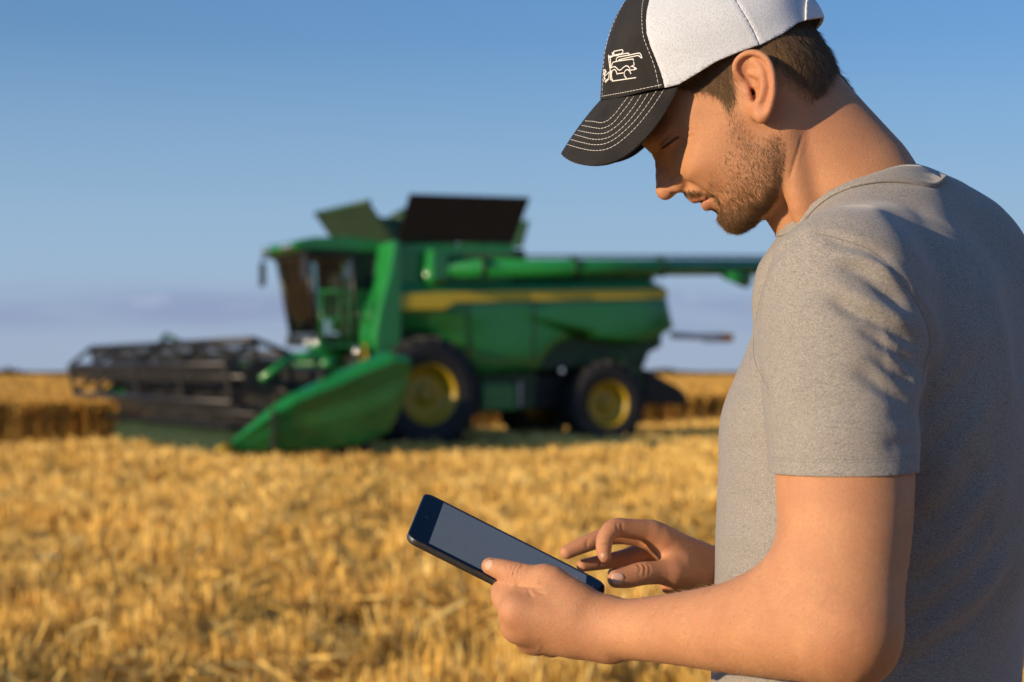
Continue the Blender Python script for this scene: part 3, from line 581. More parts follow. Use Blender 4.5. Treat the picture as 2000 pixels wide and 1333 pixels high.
gw = [(3.2, 5.0)]; 
for y_ in (4.6, -5.6):
    bm = bmesh.new(); tubeb(bm, (2.6, y_ - .1, .30), (2.6, y_ + .1, .30), .30, 20); o = bobj('gauge_wheel', bm, BK, comb, .03); tube('gauge_arm', [(2.6, y_, .3), (3.25, y_, .8)], .05, DK, o)
# ------------------------------------------------------------------ the person: head frame
HTH = math.atan((1430 - CX) / FPX)
HO = P(1430, 250, 1.63)
HR = np.array((math.cos(HTH), -math.sin(HTH), 0), np.float32); HN = np.array((-math.sin(HTH), -math.cos(HTH), 0), np.float32); HU = np.array((0, 0, 1.), np.float32); HO = HO.astype(np.float32)
EYE0 = np.array((0, 0, CAMZ))
def HL(px, py, w):                               # photo pixel + lateral offset (mm) -> head plane coordinates (mm)
    r = np.array(((px - CX) / FPX, 1, (CY - py) / FPX)); o = HO + HN * w * 1e-3; t = ((o - EYE0) @ HN) / (r @ HN)
    p = EYE0 + r * t - HO; return p @ HR * 1e3, p @ HU * 1e3
def HW(px, py, w):
    u, v = HL(px, py, w); return HO + (HR * u + HU * v + HN * w) * 1e-3
def toH(p):
    q = p - HO; return q @ HR * 1e3, q @ HU * 1e3, q @ HN * 1e3
def fromH(u, v, w): return HO + (np.outer(u, HR) + np.outer(v, HU) + np.outer(w, HN)) * 1e-3
def px_near(p):                                  # photo pixel of a head point, far side mirrored to the near side
    u, v, w = toH(p); return to_px(fromH(u, v, np.abs(w)))
PROFILE = [(1238, 262), (1252, 281), (1263, 288), (1270, 296), (1274, 308), (1277.5, 324), (1280, 341), (1281.5, 358), (1284, 374), (1289.5, 382.5), (1297.5, 387),
    (1306, 386.5), (1316, 381), (1325.5, 375.5), (1332, 373.5), (1337, 380), (1343, 386), (1351, 391.5), (1359, 393.5), (1366, 391.5), (1371, 393.5), (1373, 400), (1379, 407),
    (1388, 411), (1396, 415.5), (1402, 424), (1406, 434), (1414, 443.5), (1423, 450.5), (1435, 454), (1448, 452), (1460, 446), (1476, 436), (1492, 423), (1508, 412),
    (1530, 398), (1552, 366), (1574, 310), (1604, 262), (1630, 224), (1634, 180), (1628, 140), (1612, 100), (1582, 55), (1520, 5), (1430, -18), (1350, -8),
    (1282, 30), (1242, 90), (1228, 160), (1230, 220)]
FACE = [(1310, 215, 52), (1350, 190, 63), (1285, 240, 37), (1258, 262, 20), (1340, 225, 59), (1272, 276, 23.5), (1290, 262, 37.5), (1312, 246, 48.5), (1266, 283, 13),
    (1297, 275, 34), (1310, 272, 40.5), (1326, 262, 48), (1344, 258, 55), (1292, 292, 23.5), (1283, 300, 12), (1300, 298, 29), (1318, 292, 39), (1334, 282, 47),
    (1352, 285, 54), (1372, 285, 60), (1400, 270, 65), (1420, 240, 69), (1440, 200, 73), (1385, 225, 66), (1400, 190, 70), (1450, 225, 72), (1430, 165, 74),
    (1282, 312, 5.5), (1288, 320, 9), (1296, 326, 12), (1305, 330, 17.5), (1314, 326, 27), (1322, 320, 35), (1335, 315, 44), (1352, 318, 52),
    (1284, 338, 5.2), (1291, 340, 9.5), (1301, 344, 13), (1311, 347, 17), (1320, 344, 24), (1330, 342, 34), (1345, 345, 43), (1370, 330, 54), (1400, 310, 61),
    (1287, 362, 5.8), (1295, 364, 9), (1305, 364, 12.2), (1316, 362, 15.2), (1326, 360, 16.8), (1333, 362, 18), (1296, 378, 6.8), (1308, 376, 9.2), (1318, 372, 11), (1328, 369, 13),
    (1341, 362, 24), (1352, 362, 32), (1370, 358, 42), (1400, 345, 53), (1440, 300, 64.5), (1470, 260, 69),
    (1341, 377, 13), (1350, 377, 20.5), (1362, 377, 27.5), (1378, 375, 35.5), (1356, 388, 13.5), (1364, 387, 18), (1375, 386, 23), (1390, 387, 30), (1405, 380, 38),
    (1381, 400, 15), (1392, 401, 22), (1404, 400, 30), (1398, 414, 12), (1407, 420, 16), (1414, 432, 15), (1424, 438, 19.5), (1438, 441, 22), (1418, 412, 27), (1430, 422, 29), (1450, 435, 29), (1445, 412, 38), (1468, 424, 34),
    (1420, 365, 49.5), (1440, 380, 49), (1440, 345, 58), (1470, 385, 51), (1470, 330, 63.5), (1496, 400, 47), (1500, 350, 61.5), (1500, 300, 67.5), (1520, 370, 54), (1527, 330, 62.5), (1522, 270, 68), (1545, 330, 52), (1562, 290, 50), (1560, 240, 61),
    (1500, 200, 72), (1540, 180, 70), (1580, 180, 60), (1605, 190, 46), (1480, 130, 76), (1540, 110, 74), (1590, 120, 56), (1612, 140, 38), (1420, 120, 75), (1350, 120, 65), (1290, 150, 48), (1255, 180, 31), (1240, 225, 19),
    (1430, 40, 68), (1520, 60, 68), (1340, 60, 57), (1270, 100, 38), (1575, 85, 52)]
_hp = [HL(x, y, 0) for x, y in PROFILE]; _hv = [0.] * len(_hp)
for x, y, w in FACE: _hp.append(HL(x, y, w)); _hv.append(w * w)
HQ = Grid2(rbf(_hp, _hv, 12.0), -150, 150, -150, 160, .75)
def surfw(px, py):                               # lateral offset of the head surface seen at a pixel
    w = 40.
    for _ in range(12):
        u, v = HL(px, py, w); w = .5 * w + .5 * math.sqrt(max(float(HQ(np.array([u]), np.array([v]))[0]), 0.))
    return w
EAR = [(1431, 150), (1433, 124), (1445, 108), (1461, 100.5), (1477, 100.5), (1492, 107), (1504, 121), (1512, 141), (1515, 164), (1514, 186), (1509, 208), (1502, 226), (1494, 237), (1485, 239), (1474, 232), (1461, 222), (1449, 205), (1441, 185), (1434, 168)]
EARW = [(1440, 135, 80), (1447, 120, 82.5), (1462, 111, 84), (1477, 111, 85.5), (1489, 118, 87), (1498, 130, 88.5), (1503, 147, 90), (1504.5, 165, 90), (1504, 184, 89.5), (1500, 203, 88), (1493, 220, 86.5), (1485, 232, 83.5), (1476, 226, 81.5),
    (1463, 131, 81.5), (1454, 137, 79), (1470, 124, 84), (1479, 135, 86), (1484, 150, 86), (1486, 166, 85), (1482, 186, 82), (1452, 146, 76.5), (1461, 152, 74.5), (1470, 159, 75.5), (1455, 163, 77), (1464, 168, 76), (1474, 172, 75),
    (1481, 178, 76), (1476, 188, 71.5), (1470, 182, 68), (1475, 199, 75), (1460, 180, 78), (1465, 198, 79), (1453, 172, 77), (1449, 184, 76), (1470, 211, 81), (1480, 212, 84),
    (1438, 165, 75), (1441, 178, 74), (1446, 192, 73.5), (1454, 207, 74), (1463, 219, 76), (1472, 228, 78.5)]
_ep = [HL(x, y, w) for x, y, w in EARW]
EQ = Grid2(rbf(_ep, [w for *_, w in EARW], 8.), -15, 65, -20, 100, .5)
ED = Grid2(poly_sd(spline([HL(x, y, 84) for x, y in EAR + EAR[:1]], 90)[:-1]), -15, 65, -20, 100, .5)
def head_f(p):
    u, v, w = toH(p); q, gx, gy = HQ.grad(u, v)
    g = np.sqrt(4 * w * w + gx * gx + gy * gy) + 4.; d = (w * w - q) / g
    return np.clip(d, -60, 60) * 1e-3
def ear_f(p):
    u, v, w = toH(p); w = np.abs(w); d2 = ED(u, v) + 2.2; t = 2.6; eq, gx, gy = EQ.grad(u, v)
    dz = (np.abs(w - (eq - t)) - .6) / np.sqrt(1 + gx * gx + gy * gy)
    return (np.sqrt(np.maximum(d2, 0) ** 2 + np.maximum(dz, 0) ** 2) + np.minimum(np.maximum(d2, dz), 0) - 2.0) * 1e-3
def hb(px0, py0, px1, py1, w0, w1):
    a = np.array([HW(px0, py0, w0), HW(px1, py1, w0), HW(px0, py0, w1), HW(px1, py1, w1)]); return a.min(0), a.max(0)
_lo, _hi = hb(1205, -60, 1660, 480, -95, 95); HEAD = Fn(head_f, _lo, _hi)
_lo, _hi = hb(1418, 85, 1530, 255, -103, 103); EARN = Fn(ear_f, _lo, _hi)
def chain(pts, seg=3):                           # pts: (px, py, w, r mm) in the head frame; both sides
    return [Chain([(*HW(a, b, s * c), r * 1e-3) for a, b, c, r in pts], seg) for s in (1, -1)]
def groove(pts, seg=3, off=0.):                  # pts: (px, py, depth mm, r mm) following the head surface
    return chain([(x, y, surfw(x, y) + off + r - dp, r) for x, y, dp, r in pts], seg)
def carve(nodes, k): return [('-', n, k) for n in nodes]
face_ops = [HEAD]
for s in (1, -1):                                # alar wings, tip of the nose, lids over the eyeball
    face_ops += [(Ell(HW(1324, 361.5, s * 12.6), (.0072, .0058, .0068)), .006), (Ell(HW(1299, 374, s * 3.6), (.0066, .0062, .0066)), .006), (Ell(HW(1314.5, 273, s * 31.2), (.0129, .0129, .0129)), .004)]
face_ops += carve(groove([(1312, 349, -.3, .8), (1321, 345, .5, 1.4), (1331, 349, .8, 1.6), (1337, 358, .8, 1.5), (1339, 368, 0, 1.0)]), .005)
face_ops += carve(chain([(1313, 380.5, 5.0, 1.6), (1319, 375.5, 7.6, 2.4), (1324.5, 371, 9.4, 2.0), (1327, 367, 10.5, 1.0)]), .003)
# lips: a little fuller, then the mouth line
face_ops += [(n, .005) for n in chain([(1357, 386.5, 2, 4.0), (1363, 386.5, 11, 3.8), (1377, 385, 20.5, 2.4)]) + chain([(1380.5, 401, 2, 4.4), (1382, 398.5, 10, 4.2), (1388, 392.5, 19, 2.6)])]
face_ops += carve(chain([(1367, 393.2, 0, 1.0), (1370, 392.5, 8, 1.0), (1377, 389.8, 18, 1.0), (1386, 387.2, 25.5, 1.0), (1394, 385.5, 31.5, .8)]), .003)
face_ops += carve(chain([(1396, 413.5, 0, 1.5), (1401, 413, 9, 1.0)]), .008)
face_ops += [(n, .010) for n in chain([(1270, 280, 12, 4), (1290, 265, 30, 5.0), (1312, 249, 42.5, 4.5)])]
face_ops += [(EARN, .005)]
face_ops += [(n, .003) for n in chain([(1457, 162, 76, 1.6), (1445, 151, 78.5, 2.2), (1436, 137, 80.5, 2.7), (1438, 122, 83, 2.8), (1448, 110.5, 85, 2.8), (1462, 104, 87, 2.9), (1477, 104, 88.5, 3.0), (1491, 110.5, 90.5, 3.1), (1501.5, 123, 92, 3.1), (1508, 142, 93.5, 3.0), (1510.5, 164, 94, 2.9), (1509.5, 186, 93, 2.8), (1505, 206, 90.5, 2.8), (1498.5, 221, 87.5, 3.2), (1489, 230, 84, 3.4)], 5)]
face_ops += [(n, .005) for n in chain([(1474, 119, 84.5, 1.4), (1484, 131, 86.8, 2.3), (1490, 147, 88.5, 2.7), (1492, 166, 89, 2.8), (1489, 184, 87.5, 2.8), (1482, 199, 85, 2.6), (1473, 206, 81.5, 2.2)], 5) + chain([(1489, 146, 87.5, 2.3), (1478, 147.5, 84.8, 2.0), (1466, 144, 80, 1.2)], 4)]
face_ops += [(n, .004) for n in chain([(1456, 172, 74.5, 2.0), (1460, 180, 76.5, 2.8), (1463, 190, 76.5, 2.2)])] + [(Ell(HW(1485, 224, s * 82), (.0055, .0045, .0065)), .006) for s in (1, -1)]
face_ops += carve([Chain([(*HW(1468, 173, s * 78), .0010), (*HW(1469.5, 180, s * 73), .0022), (*HW(1473, 192, s * 75), .0016)], 3) for s in (1, -1)] + [Cone(HW(1469.5, 181, s * 74), HW(1466, 183, s * 60), .0022, .0022) for s in (1, -1)], .002)
_pre = Uni(face_ops); _pre.lo -= .005; _pre.hi += .005
def mirror(p):
    u, v, w = toH(p); return HO + (HR * u + HU * v - HN * w) * 1e-3
def crease(node, pts, both=False, seg=3):        # a shallow groove that follows the skin: pts = (px, py, depth mm, radius mm)
    out = []
    for x, y, dp, r in pts:
        q = hit(node, x, y)
        if q is not None: out.append((q - np.array((0, 1, 0)) * -1e-3 * 0 + HN * (r - dp) * 1e-3, r * 1e-3))
    res = [Chain([(*q, r) for q, r in out], seg)]
    if both: res.append(Chain([(*mirror(q), r) for q, r in out], seg))
    return res
face_ops += carve(crease(_pre, [(1288, 283, 0, .4), (1297, 272, .45, .7), (1309, 262, .55, .8), (1322, 257, .1, .5)], 1), .003)
face_ops += carve(crease(_pre, [(1295, 290, 0, .3), (1301, 286, .7, .6), (1310, 279, .8, .7), (1320, 271, .8, .6), (1330, 267, 0, .4)], 1), .0015)
face_ops += carve(crease(_pre, [(1306, 297, 0, .8), (1321, 291, .5, 1.4), (1335, 280, 0, .8)], 1), .006)
face_ops += carve(crease(_pre, [(1345, 362, 0, .8), (1358, 369, .5, 1.6), (1375, 379, 0, 1.0)], 1), .010)
face_ops += carve(crease(_pre, [(1330, 262, 0, .3), (1340, 256, .25, .4), (1350, 252, 0, .3)], 1) + crease(_pre, [(1332, 268, 0, .3), (1342, 266, .25, .4), (1352, 266, 0, .3)], 1), .002)
HEADN = Uni(face_ops); HEADN.lo -= .005; HEADN.hi += .005
# ---- neck
NECK_A, NECK_B = HW(1547, 264, 0), HW(1722, 448, 0)
_nk = [Cone(NECK_A, NECK_B, .0570, .062, HN, 1.02), (Cone(HW(1595, 205, 0), HW(1690, 330, 0), .030, .034), .03),
    *[(Chain([(*HW(1530, 250, s * 56), .008), (*HW(1548, 330, s * 51), .011), (*HW(1566, 400, s * 45), .012), (*HW(1592, 460, s * 34), .012)], 3), .014) for s in (1, -1)], (Cone(HW(1545, 420, 0), HW(1580, 470, 0), .022, .024), .02)]
_hn = Uni([HEADN, (Uni(_nk, .02), .010)])
NECK = Uni(_nk + carve(crease(_hn, [(1566, 268, 0, .4), (1554, 308, .4, .6), (1543, 345, 0, .4)]), .004), .02)
# ---- torso frame
PHI = math.radians(22); BF = np.array((-math.cos(PHI), math.sin(PHI), 0)); BL = np.array((-math.sin(PHI), -math.cos(PHI), 0))
def W4(pts): return [(*P(x, y, Y), r * 1e-3) for x, y, Y, r in pts]
def limb(pts, seg=3, **k): return Chain(W4(pts), seg, **k)
SHL = P(1650, 575, 1.475); SHR = P(1790, 560, 1.80)
# ---- left arm
LARM = Uni([limb([(1652, 840, 1.42, 46), (1650, 890, 1.412, 54), (1650, 930, 1.407, 56.5), (1650, 1020, 1.395, 54.5), (1648, 1110, 1.383, 50.5), (1650, 1200, 1.372, 44)]),
    (limb([(1664, 1248, 1.372, 31), (1628, 1238, 1.375, 40), (1560, 1222, 1.395, 44.5), (1470, 1224, 1.425, 41), (1390, 1228, 1.455, 35.5), (1300, 1229, 1.492, 30), (1230, 1230, 1.52, 27), (1185, 1230, 1.537, 26)]), .03),
    (Cone(P(1600, 1140, 1.387), P(1530, 1195, 1.405), .036, .034), .03),
    (Cone(P(1684, 1282, 1.378), P(1668, 1276, 1.378), .014, .018), .03),
    (Cone(P(1193, 1266, 1.533), P(1203, 1265, 1.533), .008, .008), .014)], .03)
# ---- left hand
IM, MM, RM, PM = (1010, 1193, 1.538), (1016, 1223, 1.551), (1042, 1244, 1.570), (1074, 1254, 1.590)
def cn(a, b, ra, rb): return Cone(P(*a), P(*b), ra * 1e-3, rb * 1e-3)
_lh = [*[(limb([a, b], straight=True), .014) for a, b in (((1182, 1212, 1.535, 17), (*IM, 12.6)), ((1182, 1226, 1.541, 18), (*MM, 12.6)), ((1184, 1238, 1.548, 17), (*RM, 12.0)), ((1186, 1248, 1.555, 15), (*PM, 11)))],
    *[(cn(a, b, r, r), .010) for a, b, r in ((IM, MM, 10.5), (MM, RM, 10), (RM, PM, 9.5))],
    (cn((1120, 1210, 1.535), (1040, 1203, 1.540), 15, 12.5), .02), (cn((1125, 1226, 1.542), (1040, 1218, 1.549), 15, 12.5), .02), (cn((1130, 1240, 1.552), (1062, 1238, 1.562), 14.5, 12), .02), (cn((1190, 1236, 1.532), (1120, 1236, 1.542), 20, 14), .02),
    (limb([(1022, 1200, 1.542, 11.6), (1004, 1188, 1.549, 11.6), (983, 1163, 1.571, 11.4), (986, 1144, 1.600, 9.6), (1006, 1130, 1.624, 8)]), .010),
    (limb([(1022, 1226, 1.552, 12.2), (1007, 1220, 1.562, 12.2), (995, 1200, 1.597, 10.8), (1002, 1176, 1.622, 9.2), (1012, 1160, 1.64, 8)]), .008),
    (limb([(1046, 1248, 1.571, 11.6), (1032, 1240, 1.580, 11.6), (1014, 1218, 1.61, 10), (1018, 1192, 1.634, 9), (1026, 1176, 1.65, 8)]), .008),
    (limb([(1078, 1258, 1.591, 10.6), (1064, 1250, 1.60, 10.4), (1048, 1232, 1.62, 9), (1046, 1212, 1.64, 8), (1050, 1196, 1.655, 7)]), .008),
    (limb([(1165, 1203, 1.537, 16), (1112, 1161, 1.541, 15.5), (1066, 1131, 1.549, 12.4)]), .014),
    (limb([(1080, 1135, 1.547, 12.8), (1062, 1130, 1.551, 11.9), (1034, 1126, 1.556, 10.8), (1006, 1121, 1.562, 11.1), (980, 1113, 1.571, 10), (957, 1106, 1.579, 8.0)]), .006),
    (cn((1120, 1190, 1.542), (1058, 1165, 1.552), 15, 12), .016), (cn((1062, 1172, 1.546), (1000, 1166, 1.562), 12, 11), .014),
    (cn((1002, 1193, 1.537), (1006, 1193, 1.537), 8.5, 8.5), .012), (cn((1006, 1224, 1.548), (1011, 1223, 1.549), 9.0, 9), .012), (cn((1032, 1247, 1.565), (1038, 1246, 1.566), 8, 8), .012)]
_l0 = Uni(_lh, .014)
def crs(node, lines, k): return [c for ln in lines for c in carve(crease(node, ln), k)]
LH = Uni(_lh + crs(_l0, [[(1052, 1148, 0, .4), (1038, 1146, .8, .8), (1024, 1145, 1.2, 1.0), (1010, 1143, .8, .8)]], .004)
    + crs(_l0, [[(x + 6, 1101, .2, .4), (x + 1, 1109, .9, .6), (x - 4, 1120, 1.0, .6), (x - 6, 1132, .2, .4)] for x in (999, 1007, 1015)] + [[(x, 1103, .1, .3), (x - 3, 1113, .5, .4), (x - 4, 1122, 0, .3)] for x in (992, 1023)], .0014)
    + crs(_l0, [[(1042, 1151, .1, .3), (1050, 1157, .35, .4), (1062, 1160, 0, .3)], [(1030, 1150, .1, .3), (1034, 1158, .3, .4), (1038, 1166, 0, .3)]], .0025), .014)
# ---- right hand and forearm
_rh = [*[(limb([a, b], straight=True), .012) for a, b in (((1398, 1106, 1.722, 17), (1272, 1041, 1.678, 11.8)), ((1399, 1112, 1.732, 17), (1268, 1050, 1.702, 11.8)), ((1402, 1120, 1.742, 16), (1268, 1066, 1.724, 11)), ((1404, 1130, 1.750, 14), (1280, 1090, 1.742, 10)))],
    (limb([(1285, 1045, 1.680, 11.4), (1262, 1037, 1.674, 10.8), (1228, 1033, 1.664, 9.6), (1200, 1032, 1.656, 9.5), (1183, 1050, 1.648, 8.4), (1179, 1072, 1.643, 7.6), (1181, 1087, 1.641, 6.4)]), .005),
    (limb([(1275, 1053, 1.706, 11), (1232, 1046, 1.698, 9.8), (1194, 1046, 1.692, 9.4), (1148, 1061, 1.682, 8.6), (1107, 1079, 1.674, 6.9)]), .004),
    (limb([(1275, 1068, 1.728, 10.4), (1245, 1080, 1.722, 9), (1214, 1091, 1.716, 8.4), (1172, 1099, 1.700, 7.4), (1138, 1105, 1.690, 6.2)]), .004),
    (limb([(1285, 1090, 1.744, 9.4), (1240, 1110, 1.738, 7.6), (1212, 1118, 1.728, 6.6), (1198, 1120, 1.72, 5.8)]), .004),
    (limb([(1392, 1122, 1.712, 17), (1348, 1121, 1.690, 15.5), (1312, 1119, 1.670, 13.2)]), .012),
    (limb([(1326, 1119, 1.676, 13.6), (1308, 1118, 1.668, 12.8), (1280, 1119, 1.659, 11.3), (1252, 1121, 1.650, 11.4), (1226, 1128, 1.643, 10.4), (1204, 1131, 1.637, 8.8)]), .006),
    (limb([(1400, 1138, 1.735, 14), (1350, 1142, 1.715, 13), (1308, 1142, 1.70, 10)]), .016), (cn((1300, 1064, 1.685), (1326, 1096, 1.686), 11, 13), .014)]
_r0 = Uni(_rh, .012)
RH = Uni(_rh + crs(_r0, [[(1253, 1100, .2, .35), (1260, 1110, 1.0, .6), (1258, 1124, .2, .35)], [(1245, 1101, .2, .35), (1250, 1112, .8, .5), (1248, 1124, .1, .35)], [(1265, 1103, .1, .3), (1269, 1113, .6, .4), (1267, 1122, 0, .3)]], .0016)
    + crs(_r0, [[(1214, 1020, .2, .3), (1213, 1030, .8, .5), (1213, 1042, .4, .3)], [(1206, 1018, .2, .3), (1205, 1028, .6, .4), (1206, 1042, .4, .3)], [(1191, 1064, .2, .3), (1182, 1062, .7, .5), (1173, 1060, .3, .3)], [(1150, 1052, .2, .3), (1147, 1060, .6, .4), (1146, 1068, .2, .3)], [(1172, 1094, .2, .3), (1171, 1100, .5, .4), (1172, 1106, .2, .3)]], .002), .012)
RARM = limb([(1398, 1116, 1.735, 22), (1440, 1122, 1.76, 27), (1520, 1150, 1.81, 36), (1570, 1175, 1.84, 39)])
# ---- hidden core that joins neck and arms
CORE = Uni([Cone(HW(1700, 430, 0), P(1690, 720, 1.65), .060, .060), (Cone(SHL, SHR, .040, .040), .03), (limb([(1655, 590, 1.46, 54), (1652, 760, 1.43, 55), (1651, 850, 1.42, 52)]), .03),
    (limb([(1570, 1175, 1.84, 36), (1640, 1200, 1.88, 38), (1700, 900, 1.87, 44), (1790, 600, 1.82, 48)]), .03)], .03)
import time as _t
_t0 = _t.time()
hv_, hf_ = surface(Uni([HEADN, (NECK, .010)]), HW(1190, 560, 0) - np.array((.0, .13, 0)), (.40, 1.76, 1.872), .0013, nb=14, smooth=2)
av_, af_ = surface(Uni([LARM, (LH, .012), (RARM, .02), (RH, .012)], .01), (-.035, 1.315, 1.13), (.41, 1.90, 1.46), .0014, nb=14, smooth=2)
cv_, cf_ = surface(CORE, CORE.lo - .02, CORE.hi + .02, .006)
bv = np.concatenate((hv_, av_, cv_)); bf = np.concatenate((hf_, af_ + len(hv_), cf_ + len(hv_) + len(av_)))
print('body', len(hv_), len(av_), len(cv_), round(_t.time() - _t0, 1))
# ------------------------------------------------------------------ T-shirt
TC = np.array((.356, 1.652))                     # torso axis on the ground plane
def silx(px, Y=1.64): return (px - CX) / FPX * Y
def zof(py, Y=1.64): return CAMZ + (CY - py) / FPX * Y
FRONT = [(430, 1600), (500, 1570), (560, 1535), (640, 1500), (714, 1460), (780, 1430), (829, 1416), (925, 1418), (1050, 1414), (1200, 1409), (1333, 1405), (1600, 1400)]
BACK = [(330, 1790), (400, 1860), (455, 1918), (560, 1980), (650, 2008), (750, 2024), (900, 2020), (1050, 2003), (1200, 1985), (1333, 1975), (1600, 1985)]
HALF = [(1.66, .06), (1.62, .10), (1.58, .145), (1.52, .172), (1.45, .178), (1.35, .174), (1.25, .170), (1.0, .170)]
_zs = np.linspace(1.0, 1.70, 141)
_fx = np.interp(-_zs, [-zof(y) for y, _ in FRONT], [silx(x) for _, x in FRONT]); _bx = np.interp(-_zs, [-zof(y) for y, _ in BACK], [silx(x, 1.66) for _, x in BACK])
_hw = np.interp(-_zs, [-z for z, _ in HALF], [h for _, h in HALF])
_k = np.hanning(13); _k /= _k.sum()
def _sm(a): return np.convolve(np.pad(a, 6, mode='edge'), _k, 'valid')
_fx, _bx, _hw = _sm(_fx), _sm(_bx), _sm(_hw)
def torso_f(p):
    z = p[:, 2]; a = (np.interp(z, _zs, _bx) - np.interp(z, _zs, _fx)) * .5; c = (np.interp(z, _zs, _bx) + np.interp(z, _zs, _fx)) * .5; b = np.interp(z, _zs, _hw)
    q = np.stack((p[:, 0] - c, p[:, 1] - TC[1]), 1); s_ = q @ BF[:2]; l_ = q @ BL[:2]; a = np.maximum(a, .02) * 1.0
    k = (np.abs(s_ / a) ** 2.25 + np.abs(l_ / b) ** 2.25) ** (1 / 2.25); r = np.sqrt(s_ * s_ + l_ * l_)
    d = np.where(k > 1e-4, (k - 1) * r / np.maximum(k, 1e-4), -b) * .92
    return -smin(-d, -(z - 1.63), .05)
TORSO = Fn(torso_f, (.15, 1.40, .95), (.60, 1.90, 1.66))
SLEEVE = limb([(1648, 560, 1.462, 62), (1645, 660, 1.447, 69), (1645, 770, 1.432, 66), (1647, 870, 1.417, 62.5), (1648, 935, 1.408, 60.5), (1648, 1010, 1.398, 59.5)])
RSLEEVE = limb([(1800, 560, 1.80, 60), (1770, 760, 1.84, 60), (1740, 900, 1.86, 56), (1720, 1000, 1.865, 50)])
SHIRT = Uni([TORSO, (Chain([(*HW(1716, 446, 25), .054), (*P(1672, 498, 1.535), .052), (*P(1655, 560, 1.468), .052)], 3), .05), (Chain([(*HW(1734, 458, 0), .052), (*P(1780, 500, 1.74), .050), (*P(1800, 560, 1.80), .052)], 3), .05),
    (Cone(P(1800, 470, 1.66), P(1870, 640, 1.66), .060, .075), .05), (Cone(HW(1640, 460, 0), P(1600, 560, 1.63), .045, .06), .04), (Chain([(*P(1785, 560, 1.535), .052), (*P(1803, 680, 1.52), .060), (*P(1815, 850, 1.53), .062), (*P(1840, 1050, 1.56), .060)], 3), .06), (Cone(HW(1738, 462, 0), P(1850, 535, 1.66), .047, .075), .04), (SLEEVE, .035), (RSLEEVE, .03)], .04)
_t0 = _t.time()
sv, sf = surface(SHIRT, (.15, 1.30, 1.02), (.66, 1.96, 1.70), .0030, nb=12, smooth=2)
print('shirt', len(sv), round(_t.time() - _t0, 1))
def Z6(*pts): return [(1400 + x * .48, 320 + y * .48) for x, y in pts]
def Z7(*pts): return [(1380 + x * .34, 880 + y * .34) for x, y in pts]
# folds: (polyline, depth mm (negative = valley), width px)
FOLDS = [(Z6((440, 305), (540, 335), (640, 362), (720, 400)), -5, 11), (Z6((480, 398), (600, 440), (700, 520), (790, 575)), -6, 12), (Z6((470, 365), (600, 395), (720, 470)), 3, 13),
    (Z6((440, 515), (560, 592), (690, 655), (830, 755)), -9, 11), (Z6((420, 480), (560, 550), (700, 620), (810, 700)), 4, 14),
    (Z6((575, 655), (680, 722), (770, 790), (830, 860)), -9, 9), (Z6((560, 620), (690, 690), (800, 770)), 4, 10), (Z6((620, 765), (720, 832), (815, 915)), -6, 9), (Z6((640, 735), (740, 800), (820, 870)), 3, 9),
    (Z6((560, 835), (680, 905), (815, 1005)), -5, 10), (Z6((690, 1152), (815, 1130)), -3, 8), (Z6((700, 1010), (815, 1060)), -2.5, 10), (Z6((330, 1120), (520, 1080), (700, 1090)), 1.5, 26), (Z6((260, 700), (330, 850), (300, 1000)), 1.6, 26),
    (Z6((850, 960), (920, 880), (1010, 760), (1060, 660)), 5, 13), (Z6((840, 1010), (960, 920), (1080, 800)), -5, 13), (Z6((830, 800), (870, 860), (850, 980), (835, 1100)), -11, 11), (Z6((870, 1290), (990, 1150), (1090, 1000), (1140, 860)), 6, 15), (Z6((850, 1180), (960, 1060), (1060, 930)), -5, 13),
    (Z6((1090, 420), (1150, 620), (1180, 820), (1180, 1050)), 5, 18), (Z6((1160, 480), (1215, 700), (1225, 900)), -6, 14), (Z6((900, 480), (1000, 520), (1080, 620)), -2.5, 24), (Z6((600, 130), (750, 150), (880, 220)), -1.5, 14), (Z6((580, 170), (720, 190), (850, 260)), 1.5, 14),
    (Z6((60, 905), (120, 900), (190, 925)), -2.5, 9), (Z6((50, 1000), (120, 990), (200, 1010)), 1.5, 14), (Z6((50, 1165), (120, 1160), (200, 1150)), -2, 9), (Z6((860, 600), (905, 700), (900, 800)), 3, 15),
    (Z7((1200, 470), (1340, 370), (1480, 220), (1560, 60)), -9, 17), (Z7((1200, 330), (1330, 230), (1440, 60)), 5, 18), (Z7((1160, 690), (1340, 560), (1500, 400), (1640, 150)), 7, 18), (Z7((1140, 830), (1340, 690), (1500, 560), (1640, 330)), -10, 17),
    (Z7((1120, 930), (1330, 790), (1530, 620), (1680, 400)), 7, 16), (Z7((1100, 1060), (1330, 890), (1560, 680), (1700, 480)), -10, 17), (Z7((1050, 1200), (1300, 1020), (1560, 820), (1740, 560)), 8, 18), (Z7((1050, 1310), (1300, 1150), (1600, 940), (1780, 640)), -9, 18),
    (Z7((300, 1290), (600, 1300), (900, 1310)), -4, 10), (Z7((130, 250), (240, 300), (380, 340)), -2, 12), (Z7((120, 480), (260, 520), (400, 560)), 1.8, 16), (Z7((1720, 100), (1690, 300), (1620, 500)), 5, 14)]
SEAM = Z6((400, 285), (480, 302), (620, 350), (720, 440), (810, 560), (850, 650), (868, 730), (845, 830), (832, 900))
SEAMF = Z6((355, 290), (280, 350), (215, 420), (175, 560), (152, 690), (150, 770), (165, 830), (212, 920))
